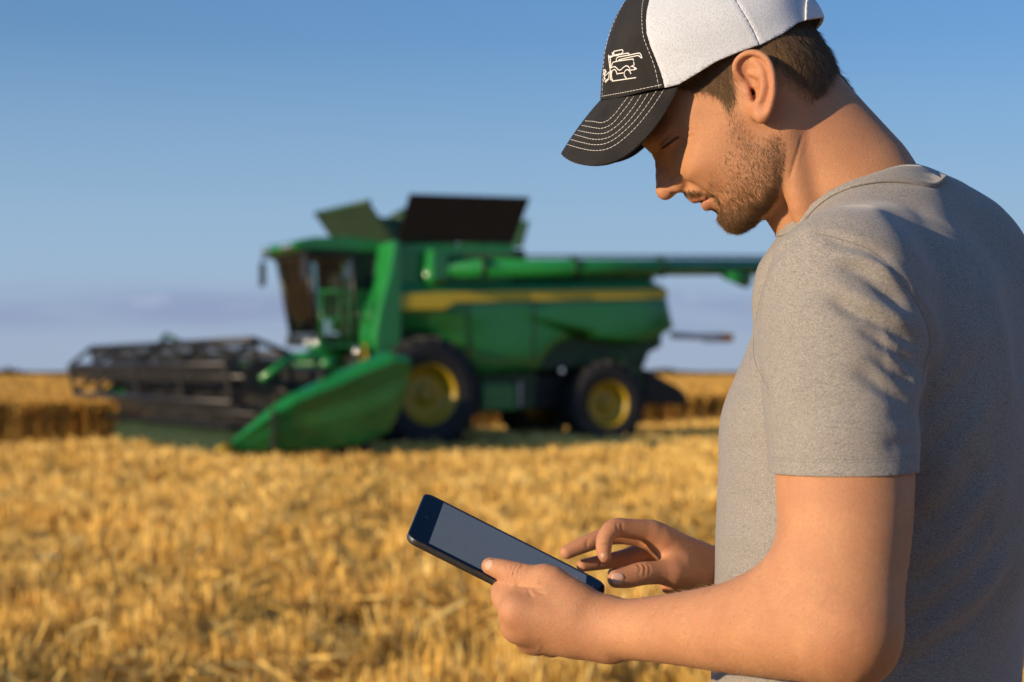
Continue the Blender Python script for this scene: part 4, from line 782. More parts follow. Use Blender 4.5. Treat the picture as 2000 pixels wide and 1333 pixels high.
def fold_disp(v, n):
    x, y = to_px(v); d = np.zeros(len(v)); near = np.clip((1.68 - v[:, 1]) / .05, 0, 1) * np.clip((n @ np.array((-.15, -1, 0))) * 3 + .5, 0, 1)
    for ln, amp, wd in FOLDS:
        if ln[0][0] > 1795 or ln[-1][0] > 1840: amp *= .28
        else: amp *= .72; wd *= 1.05
        L = spline(ln, 14); q, s_, _ = polyline_d(L, x, y); m = q < wd * 3
        taper = np.clip(np.minimum(s_, 1 - s_) * 5, 0, 1); taper = .25 + .75 * taper * taper * (3 - 2 * taper)
        g = np.exp(-(q / wd) ** 2); end = np.where((s_ <= 0) | (s_ >= 1), .8, 1.)
        d += np.where(m, amp * g * taper * end, 0)
    for ln in (SEAM, SEAMF):
        q, s_, sd = polyline_d(spline(ln, 30), x, y); d += -1.6 * np.exp(-(q / 4.5) ** 2) + 1.2 * np.exp(-((q - 10) / 7.) ** 2)
    q = polyline_d([(1500, 893), (1650, 897), (1795, 889)], x, y)[0]; d += -.7 * np.exp(-(q / 3.) ** 2)
    return d * near * 2.1e-3
def relax(vals, f, it):                          # average a per-vertex field over neighbours
    ed = np.concatenate((f[:, [0, 1]], f[:, [1, 2]], f[:, [2, 3]], f[:, [3, 0]])); ed = np.concatenate((ed, ed[:, ::-1])); deg = np.maximum(np.bincount(ed[:, 0], minlength=len(vals)), 1)
    for _ in range(it): vals = .4 * vals + .6 * np.bincount(ed[:, 0], weights=vals[ed[:, 1]], minlength=len(vals)) / deg
    return vals
def wob(v, f, seed):                             # gentle irregular bulging of cloth
    r = np.random.default_rng(seed); o = np.zeros(len(v))
    for i in range(10):
        k = r.normal(size=3); k *= f * r.uniform(.5, 1.6) / np.linalg.norm(k); o += np.sin(v @ k + r.uniform(0, 6.3)) * r.uniform(.4, 1)
    return o / 10
n_ = vnorm(sv, sf)
sv = sv + n_ * (relax(fold_disp(sv, n_), sf, 6) + wob(sv, 38, 3) * .0030 + wob(sv, 90, 4) * .0012)[:, None]
sv = np.stack([relax(sv[:, c], sf, 3) for c in range(3)], 1)
# openings: neck (around the neck axis), sleeve ends, hem
axn = (NECK_B - NECK_A) / np.linalg.norm(NECK_B - NECK_A)
def neck_r(v):
    q = v - NECK_A; t = q @ axn; return np.linalg.norm(q - t[:, None] * axn, axis=1)
NR = .0665
sl_a, sl_b = P(1507, 927, 1.408), P(1789, 921, 1.408)
sl_n = np.array((.02, .02, -1.)); sl_n /= np.linalg.norm(sl_n)
def neck_g(v): return -smin(-(neck_r(v) - NR), -((v - NECK_A) @ axn - .118) * .55, .02) - .003
g = neck_g(sv)
bandg = g.copy()
# rib band round the neck: rings of points found on the shirt surface around the neck axis
e1 = np.cross(axn, HN); e1 /= np.linalg.norm(e1); e2 = np.cross(axn, e1); NTH = 150; ts = np.arange(.03, .135, .0008); col_v = []; troot = np.zeros((NTH, 6)); RAD = [NR - .0012, NR + .001, NR + .0035, NR + .006, NR + .0085, NR + .0108]
for i in range(NTH):
    th = 2 * math.pi * i / NTH; rd = e1 * math.cos(th) + e2 * math.sin(th)
    for k, r in enumerate(RAD):
        p = NECK_A + rd * r + ts[:, None] * axn; dd = SHIRT.ev(p.astype(np.float32), p.min(0), p.max(0)); j = int(np.argmax(dd < 0)); troot[i, k] = ts[j] if dd[j] < 0 else .130
troot = np.minimum(troot, .130)
for _ in range(12): troot = .5 * troot + .25 * (np.roll(troot, 1, 0) + np.roll(troot, -1, 0))
for i in range(NTH):
    th = 2 * math.pi * i / NTH; rd = e1 * math.cos(th) + e2 * math.sin(th)
    for k, r in enumerate(RAD): col_v.append(NECK_A + rd * r + axn * (troot[i, k] - .0030 - (.0012 if k in (1, 2, 3, 4) else 0)))
col_v = np.array(col_v); col_f = np.array([(i * 6 + k, i * 6 + k + 1, ((i + 1) % NTH) * 6 + k + 1, ((i + 1) % NTH) * 6 + k) for i in range(NTH) for k in range(5)])
if (vnorm(col_v, col_f) @ axn).mean() > 0: col_f = col_f[:, ::-1]
sv2, sf2, _ = clip(sv, sf, g - .004)
# left sleeve end: below the hem line and outside the trunk
def sleeve_axis_d(v, node): return node.ev(v.astype(np.float32), v.min(0), v.max(0))
zl = (sl_a[2] + sl_b[2]) / 2
near_sl = (sleeve_axis_d(sv2, SLEEVE) < .014) & (sv2[:, 2] < zl + .02)
tor = TORSO.ev(sv2.astype(np.float32), sv2.min(0), sv2.max(0))
gs = np.where(near_sl & (tor > .004) & (sv2[:, 1] < 1.56), (sv2[:, 2] - (zl + (sv2[:, 0] - sl_a[0]) * .012)), .02)
sv2, sf2, _ = clip(sv2, sf2, gs)
zr = P(1730, 930, 1.86)[2]
nr_sl = (sleeve_axis_d(sv2, RSLEEVE) < .014) & (sv2[:, 2] < zr + .02) & (TORSO.ev(sv2.astype(np.float32), sv2.min(0), sv2.max(0)) > .004)
sv2, sf2, _ = clip(sv2, sf2, np.where(nr_sl & (sv2[:, 1] > 1.75), sv2[:, 2] - zr, .02))
sv2, sf2, _ = clip(sv2, sf2, sv2[:, 2] - 1.03)
# ------------------------------------------------------------------ materials of the person
def skin_mat():
    t = NT('skin'); oc = t.n('ShaderNodeTexCoord').outputs['Object']
    big = t.noise(28, 4, .6, oc); mid = t.noise(160, 3, .6, oc); fine = t.noise(900, 2, .6, oc)
    c = t.mix(t.rng(big, .35, .68), (.455, .205, .088), (.575, .283, .124))
    c = t.mix(t.math('MULTIPLY', t.at('red'), t.rng(mid, .25, .75, .55, 1.)), c, (.52, .180, .098))
    c = t.mix(t.math('MULTIPLY', t.at('lip'), .8), c, (.47, .155, .11))
    c = t.mix(t.math('MULTIPLY', t.at('stub'), t.rng(fine, .35, .62, .25, .85)), c, (.21, .12, .072))
    vo = t.n('ShaderNodeTexVoronoi', {'Scale': 85.}); t.l(oc, vo.inputs['Vector'])
    fr = t.math('MULTIPLY', t.rng(vo.outputs['Distance'], .05, .16, 1, 0), t.rng(t.noise(40, 2, .5, oc), .46, .62))
    c = t.mix(t.math('MULTIPLY', fr, .5), c, (.27, .11, .05))
    m3 = t.noise(420, 3, .7, oc); c = t.mix(t.rng(mid, .38, .62, 0, .30), c, (.58, .215, .115)); c = t.mix(t.rng(m3, .40, .62, 0, .30), c, (.36, .15, .065)); c = t.mix(.24, c, t.mix(fine, (.28, .12, .06), (.85, .52, .33)))
    t.set(Base_Color=c, Roughness=t.rng(mid, .3, .7, .48, .64), Specular_IOR_Level=.36, Subsurface_Weight=.22, Subsurface_Radius=(1., .34, .18), Subsurface_Scale=.0075)
    v2 = t.n('ShaderNodeTexVoronoi', {'Scale': 1500.}); t.l(oc, v2.inputs['Vector'])
    h = t.math('ADD', t.math('MULTIPLY', fine, .6), t.math('MULTIPLY', v2.outputs['Distance'], .8)); t.bump(t.math('ADD', h, t.math('MULTIPLY', m3, .8)), .5, .0007); return t.m
def cloth_mat():
    t = NT('heather_jersey'); a = t.noise(1., 3, .65, t.map((620, 620, 2300))); b = t.noise(1., 2, .6, t.map((1500, 1500, 4200))); d = t.noise(14, 3, .5); e_ = t.noise(1., 2, .5, t.map((130, 130, 700)))
    c = t.mix(t.rng(a, .33, .66), (.092, .087, .083), (.505, .462, .412)); c = t.mix(t.math('MULTIPLY', t.rng(b, .35, .65), .5), c, (.24, .222, .205))
    c = t.mix(t.rng(e_, .58, .74, 0, .35), c, (.075, .072, .07)); c = t.mix(t.rng(d, .3, .7, 0, .22), c, (.25, .23, .21))
    t.set(Base_Color=c, Roughness=.88, Specular_IOR_Level=.15, Sheen_Weight=.25, Sheen_Roughness=.5)
    t.bump(t.math('ADD', t.math('MULTIPLY', a, .7), t.math('MULTIPLY', b, .6)), .22, .0006); return t.m
def twill_mat():
    t = NT('black_twill'); w = t.n('ShaderNodeTexWave', {'Scale': 260., 'Distortion': .6, 'Detail': 1.}, wave_type='BANDS', bands_direction='DIAGONAL'); t.l(t.n('ShaderNodeTexCoord').outputs['Object'], w.inputs['Vector'])
    n = t.noise(30, 4); f = t.noise(1500, 2)
    c = t.mix(t.rng(n, .3, .7), (.012, .011, .0105), (.024, .022, .021)); c = t.mix(t.rng(f, .55, .8, 0, .35), c, (.09, .085, .08))
    t.set(Base_Color=c, Roughness=.85, Specular_IOR_Level=.22, Sheen_Weight=.08); t.bump(t.math('ADD', w.outputs['Fac'], f), .35, .0006); return t.m
def mesh_mat():
    t = NT('white_mesh_fabric'); oc = t.n('ShaderNodeTexCoord').outputs['Object']
    vo = t.n('ShaderNodeTexVoronoi', {'Scale': 560.}); t.l(t.map((1.5, 1.5, .8)), vo.inputs['Vector']); n = t.noise(22, 3)
    c = t.mix(t.rng(vo.outputs['Distance'], .12, .5, .75, 0), (.60, .635, .69), (.36, .38, .41)); c = t.mix(t.rng(n, .35, .7, 0, .16), c, (.46, .47, .48))
    t.set(Base_Color=c, Roughness=.8, Specular_IOR_Level=.2, Sheen_Weight=.15); t.bump(vo.outputs['Distance'], .25, .0005); return t.m
def hair_mat(name, dark, light):
    t = NT(name); c = t.mix(t.at('tone'), dark, light); t.set(Base_Color=c, Roughness=.42, Specular_IOR_Level=.35); return t.m
M_SKIN, M_SHIRT, M_TWILL, M_MESHW = skin_mat(), cloth_mat(), twill_mat(), mesh_mat()
M_HAIR = hair_mat('brown_hair', (.075, .043, .021), (.42, .26, .13)); M_BEARD = hair_mat('beard_hair', (.06, .033, .015), (.42, .24, .10)); M_LASH = hair_mat('lash_hair', (.012, .008, .006), (.05, .03, .018)); M_FUZZ = hair_mat('fine_body_hair', (.55, .34, .18), (.80, .58, .34))
M_THREAD = simple('white_thread', (.80, .79, .76), .6, var=.05, scale=400); M_STRAP = simple('white_strap_web', (.70, .70, .70), .7, var=.08, scale=300)
M_NAIL = NT('fingernail').set(Base_Color=(.62, .39, .29, 1), Roughness=.24, Specular_IOR_Level=.5, Subsurface_Weight=.1).m; M_NAIL.node_tree.nodes['Principled BSDF'].inputs['Subsurface Scale'].default_value = .003
M_DENIM = simple('dark_denim', (.035, .045, .075), .85, var=.25, scale=60); M_BOOT = simple('brown_boot_leather', (.08, .05, .03), .5)
person = empty('person', (TC[0], TC[1], 0))
tag(person, 'man in grey T-shirt and black and white cap looking down at a tablet', 'person')
# ---- body with painted-in skin tone differences
def soft(poly, x, y, w): return np.clip(.5 - poly_sd(poly)(np.stack((x, y), 1)) / w, 0, 1)
HAIR_F = [(1325, 170), (1350, 150), (1400, 112), (1450, 85), (1452, 98), (1436, 118), (1428, 148), (1433, 175), (1434, 200), (1428, 224), (1418, 216), (1410, 196), (1395, 182), (1368, 174), (1345, 176)]
HAIR_B = [(1440, 90), (1500, 60), (1560, 30), (1620, 0), (1660, 60), (1662, 186), (1648, 190), (1622, 184), (1600, 191), (1578, 170), (1560, 157), (1538, 139), (1524, 127), (1506, 119), (1500, 108), (1480, 96), (1450, 98)]
BEARD = [(1424, 218), (1440, 232), (1462, 268), (1490, 282), (1520, 266), (1532, 300), (1533, 345), (1528, 385), (1512, 408), (1480, 434), (1440, 458), (1415, 450), (1402, 430), (1396, 417), (1408, 408), (1420, 392), (1412, 366), (1424, 335), (1438, 300), (1430, 260)]
CHEEK = [(1432, 255), (1500, 270), (1500, 400), (1420, 450), (1400, 425), (1408, 400), (1396, 380), (1376, 372), (1398, 345), (1412, 310), (1424, 280)]
MOUST = [(1331, 371), (1343, 372), (1360, 373), (1384, 376), (1402, 384), (1406, 398), (1396, 394), (1384, 386), (1370, 382), (1356, 384.5), (1344, 384), (1336, 380)]
SOUL = [(1384, 409), (1396, 411), (1406, 420), (1408, 434), (1400, 430), (1394, 420)]
UPL = [(1344, 386), (1356, 385), (1372, 384), (1392, 386.5), (1380, 389.5), (1368, 393), (1358, 396), (1348, 393)]; LOL = [(1366, 393), (1380, 390), (1392, 387.5), (1390, 397), (1388, 409), (1376, 409), (1368, 402)]
bx, by = px_near(bv); isH = np.zeros(len(bv), bool); isH[:len(hv_)] = True
Hu, Hv, Hw = toH(bv); offear = (np.abs(Hw) - np.sqrt(np.maximum(HQ(Hu, Hv), 0))) > 2.2
stub = np.where(isH, np.maximum.reduce([soft(BEARD, bx, by, 26) * .85, soft(CHEEK, bx, by, 26) * .35, soft(MOUST, bx, by, 5) * .6, soft(SOUL, bx, by, 5) * .6, soft(HAIR_B, bx, by, 26) * 1.1, soft(HAIR_F, bx, by, 12) * 1.0]), 0); stub[offear] = 0
lip = np.where(isH & (np.abs(Hw) < 30), np.maximum(soft(UPL, bx, by, 3), soft(LOL, bx, by, 4)), 0)
ear_m = soft(EAR, bx, by, 10) * isH
nose = np.exp(-(((bx - 1300) / 26) ** 2 + ((by - 366) / 22) ** 2)) * isH; nape = np.exp(-(((bx - 1590) / 70) ** 2 + ((by - 235) / 45) ** 2)) * isH
ax_, ay_ = to_px(bv); elb = np.exp(-(((ax_ - 1670) / 70) ** 2 + ((ay_ - 1270) / 70) ** 2)) * ~isH; kn = np.exp(-(((ax_ - 1000) / 30) ** 2 + ((ay_ - 1215) / 50) ** 2)) * ~isH; rhand = np.clip((bv[:, 1] - 1.625) / .02, 0, 1) * ~isH
red = np.clip(.55 * ear_m + .5 * nose + .55 * nape + .35 * elb + .25 * kn + .3 * rhand, 0, 1)
bme = np_mesh('body', bv, bf); attr(bme, 'stub', np.clip(stub, 0, 1)); attr(bme, 'lip', lip); attr(bme, 'red', red)
body = link('body', bme, M_SKIN, person, True, True)
# ---- shirt and collar
def cloth(name, v, f, mat, th, parent=person):
    o = link(name, np_mesh(name, v, f), mat, parent, True, True); bm = bmesh.new(); bm.from_mesh(o.data); bmesh.ops.remove_doubles(bm, verts=bm.verts, dist=.0004); bmesh.ops.dissolve_degenerate(bm, dist=.0003, edges=bm.edges); bm.to_mesh(o.data); bm.free(); m = o.modifiers.new('thickness', 'SOLIDIFY'); m.thickness = th; m.offset = -1; m.use_rim = True; return o
shirt = cloth('t_shirt', sv2, sf2, M_SHIRT, .0016)
cn_ = vnorm(col_v, col_f); cloth('collar', col_v, col_f, M_SHIRT, .0026, shirt)
# ---- trousers and boots (below the frame)
hipz = 1.0
_tr = Uni([Ell((TC[0], TC[1], 1.0), (.15, .18, .13)), (Chain([(.36, 1.56, .95, .095), (.35, 1.55, .52, .070), (.37, 1.54, .10, .055)], 3), .05), (Chain([(.38, 1.74, .95, .095), (.38, 1.76, .52, .070), (.40, 1.77, .10, .055)], 3), .05)], .05)
tv, tf = surface(_tr, (.12, 1.38, .02), (.60, 1.92, 1.15), .014, nb=8); link('trousers', np_mesh('trousers', tv, tf), M_DENIM, person, True, True)
for fx, fy in ((.37, 1.54), (.40, 1.77)):
    v_, f_ = surface(Uni([Cone((fx + .03, fy, .06), (fx - .13, fy + .03, .04), .052, .042), (Cone((fx, fy, .05), (fx, fy, .16), .05, .05), .03)], .03), (fx - .22, fy - .08, -.02), (fx + .12, fy + .12, .22), .01, nb=6)
    v_[:, 2] = np.maximum(v_[:, 2], .002); link('boot', np_mesh('boot', v_, f_), M_BOOT, person, True, True)
# ---- strands of hair as thin tapered prisms
def strands(name, roots, dirs, nrm, length, r0, mat, curl, parent, seg=2, droop=None):
    n = len(roots); rg = np.random.default_rng(len(name) * 7 + n); t1 = np.cross(dirs, nrm); t1 /= np.maximum(np.linalg.norm(t1, axis=1, keepdims=True), 1e-9); t2 = np.cross(t1, dirs)
    side = rg.normal(size=(n, 1)) * curl; down = rg.normal(size=(n, 1)) * curl * .4 + curl * .6; V = []; lev = seg + 1
    for k in range(lev):
        s_ = k / seg; c = roots + dirs * (length * s_)[:, None] + (t1 * side - nrm * down) * ((length * s_ * s_)[:, None]); r = r0 * (1 - .85 * s_)
        for a in (0, 2.094, 4.189): V.append(c + (t1 * math.cos(a) + t2 * math.sin(a)) * (r[:, None] if np.ndim(r) else r))
    V = np.stack(V, 1); base = (np.arange(n) * lev * 3)[:, None]; F = []
    for k in range(seg):
        for a in range(3):
            b = (a + 1) % 3; i, j, l, m = k * 3 + a, k * 3 + b, k * 3 + 3 + b, k * 3 + 3 + a; F.append(np.concatenate((base + i, base + j, base + l, base + m), 1))
    me = np_mesh(name, V.reshape(-1, 3), np.stack(F, 1).reshape(-1, 4)); attr(me, 'tone', np.repeat(np.clip(rg.beta(1.6, 3.2, n), 0, 1), lev * 3)); o = link(name, me, mat, parent, True, True); return tag(o, kind='stuff')
tri_ = tris(hf_); fa = np.linalg.norm(np.cross(hv_[tri_[:, 1]] - hv_[tri_[:, 0]], hv_[tri_[:, 2]] - hv_[tri_[:, 0]]), axis=1); hn_ = vnorm(hv_, hf_)
def sample(n, tr=tri_, v=hv_, nn=hn_, area=fa):
    i = RNG.choice(len(tr), n, p=area / area.sum()); a = RNG.random((n, 2)); a = np.where(a.sum(1, keepdims=True) > 1, 1 - a, a); t = tr[i]
    p = v[t[:, 0]] + a[:, :1] * (v[t[:, 1]] - v[t[:, 0]]) + a[:, 1:] * (v[t[:, 2]] - v[t[:, 0]]); q = nn[t[:, 0]]; return p, q
def scalp(p):
    u, v, w = toH(p); return (np.abs(w) - np.sqrt(np.maximum(HQ(u, v), 0))) < 2.0
def hdir(p, q, dx, dy, lift, jit):
    d = HR[None] * dx[:, None] - HU[None] * dy[:, None] + RNG.normal(size=p.shape) * jit; d = d - q * (d * q).sum(1, keepdims=True); d /= np.linalg.norm(d, axis=1, keepdims=True)
    d = d + q * (lift[:, None] if np.ndim(lift) else lift); return d / np.linalg.norm(d, axis=1, keepdims=True)
hx_, hy_ = px_near(hv_); okv = scalp(hv_)
def vm(poly, w): return soft(poly, hx_, hy_, w)
def pick(mask, n):                               # n roots on the head, density following a per-vertex mask
    wgt = fa * (mask * okv)[tri_].mean(1); p, q = sample(n, area=wgt); x, y = px_near(p); return p, q, x, y
a_, b_, x1, y1 = pick(vm(HAIR_B, 14), 15000); k_ = len(a_)
ln = np.clip(RNG.normal(.0115, .0022, k_), .005, .018) * np.clip(.45 + (soft(HAIR_B, x1, y1, 60) - .5) * 1.6, .3, 1.15)
strands('hair', a_, hdir(a_, b_, np.full(k_, .38) + (x1 > 1600) * .1, np.full(k_, .92), np.where(x1 > 1600, .42, .30), .22), b_, ln, .00016, M_HAIR, .30, body, 3)
a_, b_, x1, y1 = pick(vm(HAIR_B, 60) * (1 - vm(HAIR_B, 8)) * (hy_ > 90), 3800); k_ = len(a_); strands('nape_hair', a_, hdir(a_, b_, np.full(k_, .38), np.full(k_, .92), .25, .2), b_, RNG.uniform(.0015, .004, k_), .00008, M_HAIR, .3, body, 2)
a_, b_, x1, y1 = pick(vm(HAIR_F, 9), 4600); k_ = len(a_); fr_ = np.clip((x1 - 1340) / 80, 0, 1)
strands('side_hair', a_, hdir(a_, b_, .85 - .6 * fr_, .45 + .5 * fr_, .16, .25), b_, np.clip(RNG.normal(.0105, .003, k_), .004, .018) * np.clip(1.05 - np.clip((y1 - 165) / 60, 0, .75), .3, 1), .00012, M_HAIR, .25, body, 3)
bd = vm(BEARD, 34); jaw_ = np.exp(-(polyline_d([(1532, 300), (1526, 370), (1490, 412), (1440, 446), (1412, 440)], hx_, hy_)[0] / 42) ** 2)
dens = np.maximum.reduce([bd * (.10 + .32 * jaw_), vm(CHEEK, 30) * .05, vm(MOUST, 4) * .30, vm(SOUL, 5) * .32]); dens[np.maximum(vm(UPL, 2), vm(LOL, 2)) > .5] *= .01
a_, b_, x1, y1 = pick(dens, 17000); k_ = len(a_); low = np.clip((y1 - 330) / 100, 0, 1)
dx = .28 + .25 * low; strands('beard', a_, hdir(a_, b_, dx, np.full(k_, .93), .34 + .18 * low, .26), b_, np.clip(RNG.normal(.0048, .0012, k_), .0018, .009) * (.7 + .55 * low), .000105, M_BEARD, .35, body, 2)
# eyebrows and lashes
BROW = [(1260, 287), (1266, 276), (1282, 263), (1302, 249), (1306, 252), (1292, 265), (1278, 277), (1268, 286)]
a_, b_, x1, y1 = pick(vm(BROW, 5), 900); k_ = len(a_); strands('eyebrow', a_, hdir(a_, b_, np.full(k_, .75), np.full(k_, -.55), .22, .22), b_, np.clip(RNG.normal(.0072, .0015, k_), .003, .011), .00011, M_LASH, .3, body, 2)
la = []
for s_ in np.linspace(0, 1, 46):
    ln_ = spline([(1297, 288), (1303, 284.5), (1311, 278), (1320, 270.5), (1328, 267)], 46)[int(s_ * 45)]; h_ = hit(HEADN, *ln_)
    if h_ is not None: la.append(h_)
la = np.array(la); la = np.concatenate((la, la + RNG.normal(size=la.shape) * .0005)); la = np.concatenate((la, np.array([mirror(p) for p in la]))); k_ = len(la); sg = np.where(np.arange(k_) < k_ // 2, 1., -1.)
ld = HR[None] * (-.75 + RNG.normal(size=(k_, 1)) * .18) - HU[None] * (.62 + RNG.normal(size=(k_, 1)) * .15) + HN[None] * sg[:, None] * (.45 + RNG.normal(size=(k_, 1)) * .12); ld /= np.linalg.norm(ld, axis=1, keepdims=True)
strands('eyelashes', la, ld, np.tile(-HU, (k_, 1)), RNG.uniform(.0055, .0085, k_), .00014, M_LASH, .25, body, 3)
# fine hair on the forearms
at_ = tris(af_); aa = np.linalg.norm(np.cross(av_[at_[:, 1]] - av_[at_[:, 0]], av_[at_[:, 2]] - av_[at_[:, 0]]), axis=1); an_ = vnorm(av_, af_)
fp, fq = sample(20000, at_, av_, an_, aa); fx_, fy_ = to_px(fp); m = (((fx_ > 1040) & (fx_ < 1640) & (fy_ > 1120) & (fp[:, 1] < 1.60)) | ((fx_ > 1310) & (fp[:, 1] > 1.64))) & (RNG.random(len(fp)) < .34)
fp, fq = fp[m], fq[m]; fd = np.array((-.5, .1, -.35)) + RNG.normal(size=fp.shape) * .28; fd -= fq * (fd * fq).sum(1, keepdims=True); fd /= np.linalg.norm(fd, axis=1, keepdims=True); fd += fq * .55; fd /= np.linalg.norm(fd, axis=1, keepdims=True)
strands('arm_hair', fp, fd, fq, RNG.uniform(.005, .011, len(fp)), .00007, M_FUZZ, .35, body, 2)
# fingernails
def nail(px, py, Y, ax3, up3, L, W):
    c = np.array(P(px, py, Y)); A = np.array(ax3, float); A /= np.linalg.norm(A); N = np.array(up3, float); N -= A * (N @ A); N /= np.linalg.norm(N); B = np.cross(N, A); V = []; F = []
    n, k = 9, 9
    for i in range(n):
        u = -1 + 2 * i / (n - 1)
        for j in range(k):
            th = -1 + 2 * j / (k - 1); w = (1 - .28 * abs(u) ** 3) if u > 0 else (1 - .22 * abs(u) ** 2.2); V.append(c + A * u * L * (1 - .16 * th * th * (1 if abs(u) > .4 else .3)) + B * th * W * w + N * (-.42 * W * th * th - .0006 * u * u))
    for i in range(n - 1):
        for j in range(k - 1): F.append((i * k + j, i * k + j + 1, i * k + k + j + 1, i * k + k + j))
    o = link('fingernail', np_mesh('fingernail', V, F), M_NAIL, body, True, True); mo = o.modifiers.new('thickness', 'SOLIDIFY'); mo.thickness = .0006; mo.offset = 0
def nail_on(node, px, py, a0, a1, L, W, lift=.00015):  # on the skin seen at a pixel; a0 -> a1 root to tip in pixels
    h_ = hit(node, px, py); e = .0012; gr = np.array([node.ev((h_ + d)[None].astype(np.float32), h_ - .05, h_ + .05)[0] - node.ev((h_ - d)[None].astype(np.float32), h_ - .05, h_ + .05)[0] for d in np.eye(3) * e]); gr /= np.linalg.norm(gr)
    pa, pb = hit(node, *a0), hit(node, *a1); pos = h_ + gr * lift; X, Y_ = to_px(pos); nail(float(X), float(Y_), pos[1], pb - pa, gr, L, W)
nail_on(LH, 954, 1103, (968, 1107), (945, 1101), .0064, .0056); nail_on(RH, 1207, 1130, (1226, 1126), (1200, 1132), .0062, .0056)
nail_on(RH, 1176, 1082, (1174, 1066), (1178, 1090), .0045, .0034)
# ------------------------------------------------------------------ cap
CAPD = np.array((430., -155.)) / 457.1; CAPN_ = np.array((-155., -430.)) / 457.1
cp = []; cv = []
for x, y in [(1172, 200), (1174, 170), (1178, 130), (1188, 80), (1203, 35), (1225, 0), (1265, -32), (1330, -55), (1400, -62), (1470, -55), (1530, -35), (1575, -10), (1600, 20), (1608, 45), (1606, 80), (1590, 130), (1500, 230), (1350, 275), (1230, 260), (1185, 230)]: cp.append(HL(x, y, 0)); cv.append(0.)
for a in np.linspace(-200, 200, 13):
    for h in (-40, 0, 45, 85, 120, 145):
        q = np.array((1392, 112)) + CAPD * a + CAPN_ * h; r1 = 1 - abs(a / 219) ** 2.5; r2 = 1 - (max(h, 0) / 166.) ** 2.4 - .9 * (abs(a) / 219) ** 2.5 * 0
        tt = 1 - abs(a / 219) ** 2.5 - (max(h, 0) / 168.) ** 2.3
        if tt > .06: w = 84 * tt ** .43; cp.append(HL(q[0], q[1], w * .8)); cv.append(w * w)
CQ = Grid2(rbf(cp, cv, 20.), -160, 130, -30, 180, .8)
def cap_f(p):
    u, v, w = toH(p); q = CQ(u, v); e = .6; gx = (CQ(u + e, v) - CQ(u - e, v)) / 1.2; gy = (CQ(u, v + e) - CQ(u, v - e)) / 1.2; return np.clip((w * w - q) / (np.sqrt(4 * w * w + gx * gx + gy * gy) + 4.), -60, 60) * 1e-3
_lo, _hi = hb(1150, -90, 1630, 290, -98, 98); CAPF = Fn(cap_f, _lo, _hi)
kv, kf = surface(CAPF, _lo, _hi, .0024, nb=12, smooth=3)
kx, ky = px_near(kv); kn_ = vnorm(kv, kf)
def line_y(ln, x): ln = np.asarray(ln, float); return np.interp(x, ln[:, 0], ln[:, 1])
def line_x(ln, y): ln = np.asarray(ln, float); return np.interp(y, ln[:, 1], ln[:, 0])
EDGE = [(1160, 196), (1174, 195), (1201, 192), (1230, 186), (1266, 177), (1298, 172), (1325, 166), (1360, 145), (1400, 120), (1445, 101), (1490, 86), (1530, 66), (1560, 44), (1575, 40), (1600, 36), (1625, 32)]
SEAMC = [(1330, -70), (1290, -40), (1268, -5), (1262, 20), (1260.5, 40), (1262, 65), (1269.6, 90), (1280, 115), (1291, 144), (1298, 171), (1300, 190)]
SIDE = [(1425, -60), (1432, -20), (1440, 5), (1458, 35), (1472, 60), (1485, 90)]
d1, _, _ = polyline_d(SIDE, kx, ky); d2, _, _ = polyline_d(SEAMC, kx, ky)
kv = kv + kn_ * ((-.6 * np.exp(-(d1 / 3.) ** 2) + .25 * np.exp(-((d1 - 7) / 5) ** 2) - .9 * np.exp(-(d2 / 3.) ** 2)) * 1e-3 + wob(kv, 120, 8) * .0011 + wob(kv, 50, 9) * .0016)[:, None]
ce = line_y(EDGE, kx) - ky
kv, kf, (kx, ky) = clip(kv, kf, ce, (kx, ky))
fv, ff, _ = clip(kv, kf, line_x(SEAMC, ky) - kx); wv, wf, (wx, wy) = clip(kv, kf, kx - line_x(SEAMC, ky), (kx, ky))
sv_a, sf_a, (ax1, ay1) = clip(wv, wf, line_x(SIDE, wy) - wx, (wx, wy)); sv_b, sf_b, (bx1, by1) = clip(wv, wf, wx - line_x(SIDE, wy), (wx, wy))
cap = empty('baseball_cap', HW(1400, 110, 0)); tag(cap, 'baseball cap with black front, white mesh sides and stitched black bill on the man', 'cap')
cf_o = cloth('front_panel', fv, ff, M_TWILL, .0016, cap); cloth('side_panel', sv_a, sf_a, M_MESHW, .0014, cap); cloth('rear_panel', sv_b, sf_b, M_MESHW, .0014, cap)
# closure strap at the back, a little proud of the rear panel
stv, stf, (sx1, sy1) = clip(sv_b, sf_b, bx1 - (1571 + np.maximum(0, 20 - by1) * .12), (bx1, by1)); stv = stv + vnorm(stv, stf) * .0022; cloth('closure_strap', stv, stf, M_STRAP, .002, cap)
# bill
BB = spline([(1174, 194, 0), (1186, 194, 22), (1201, 192, 37), (1230, 186, 53), (1266, 177, 66), (1298, 171, 73), (1322, 168, 78)], 31); BE = spline([(1095.5, 300, 0), (1100, 306, 16), (1112, 313.5, 34), (1132, 319.5, 48), (1160, 322.5, 60), (1192, 318, 69), (1225, 302, 75), (1262, 268, 77.5), (1295, 226, 77.5), (1324, 176, 77)], 31)
nb_, nt_ = 31, 22; top = []
for i in range(-(nb_ - 1), nb_):
    k = abs(i); s_ = 1 if i >= 0 else -1; a = HW(BB[k][0], BB[k][1], BB[k][2]); b = HW(BE[k][0], BE[k][1], BE[k][2])
    if s_ < 0: a, b = mirror(a) + HU * BB[k][2] * .00020, mirror(b) + HU * BE[k][2] * .00027   # bill sits a little askew
    for j in range(nt_): t = -.06 + 1.06 * j / (nt_ - 1); top.append(a + (b - a) * t + np.array((-.55, 0, .8)) * (.0018 * 4 * max(t, 0) * (1 - t) * (1 - .6 * (k / 30) ** 2)))
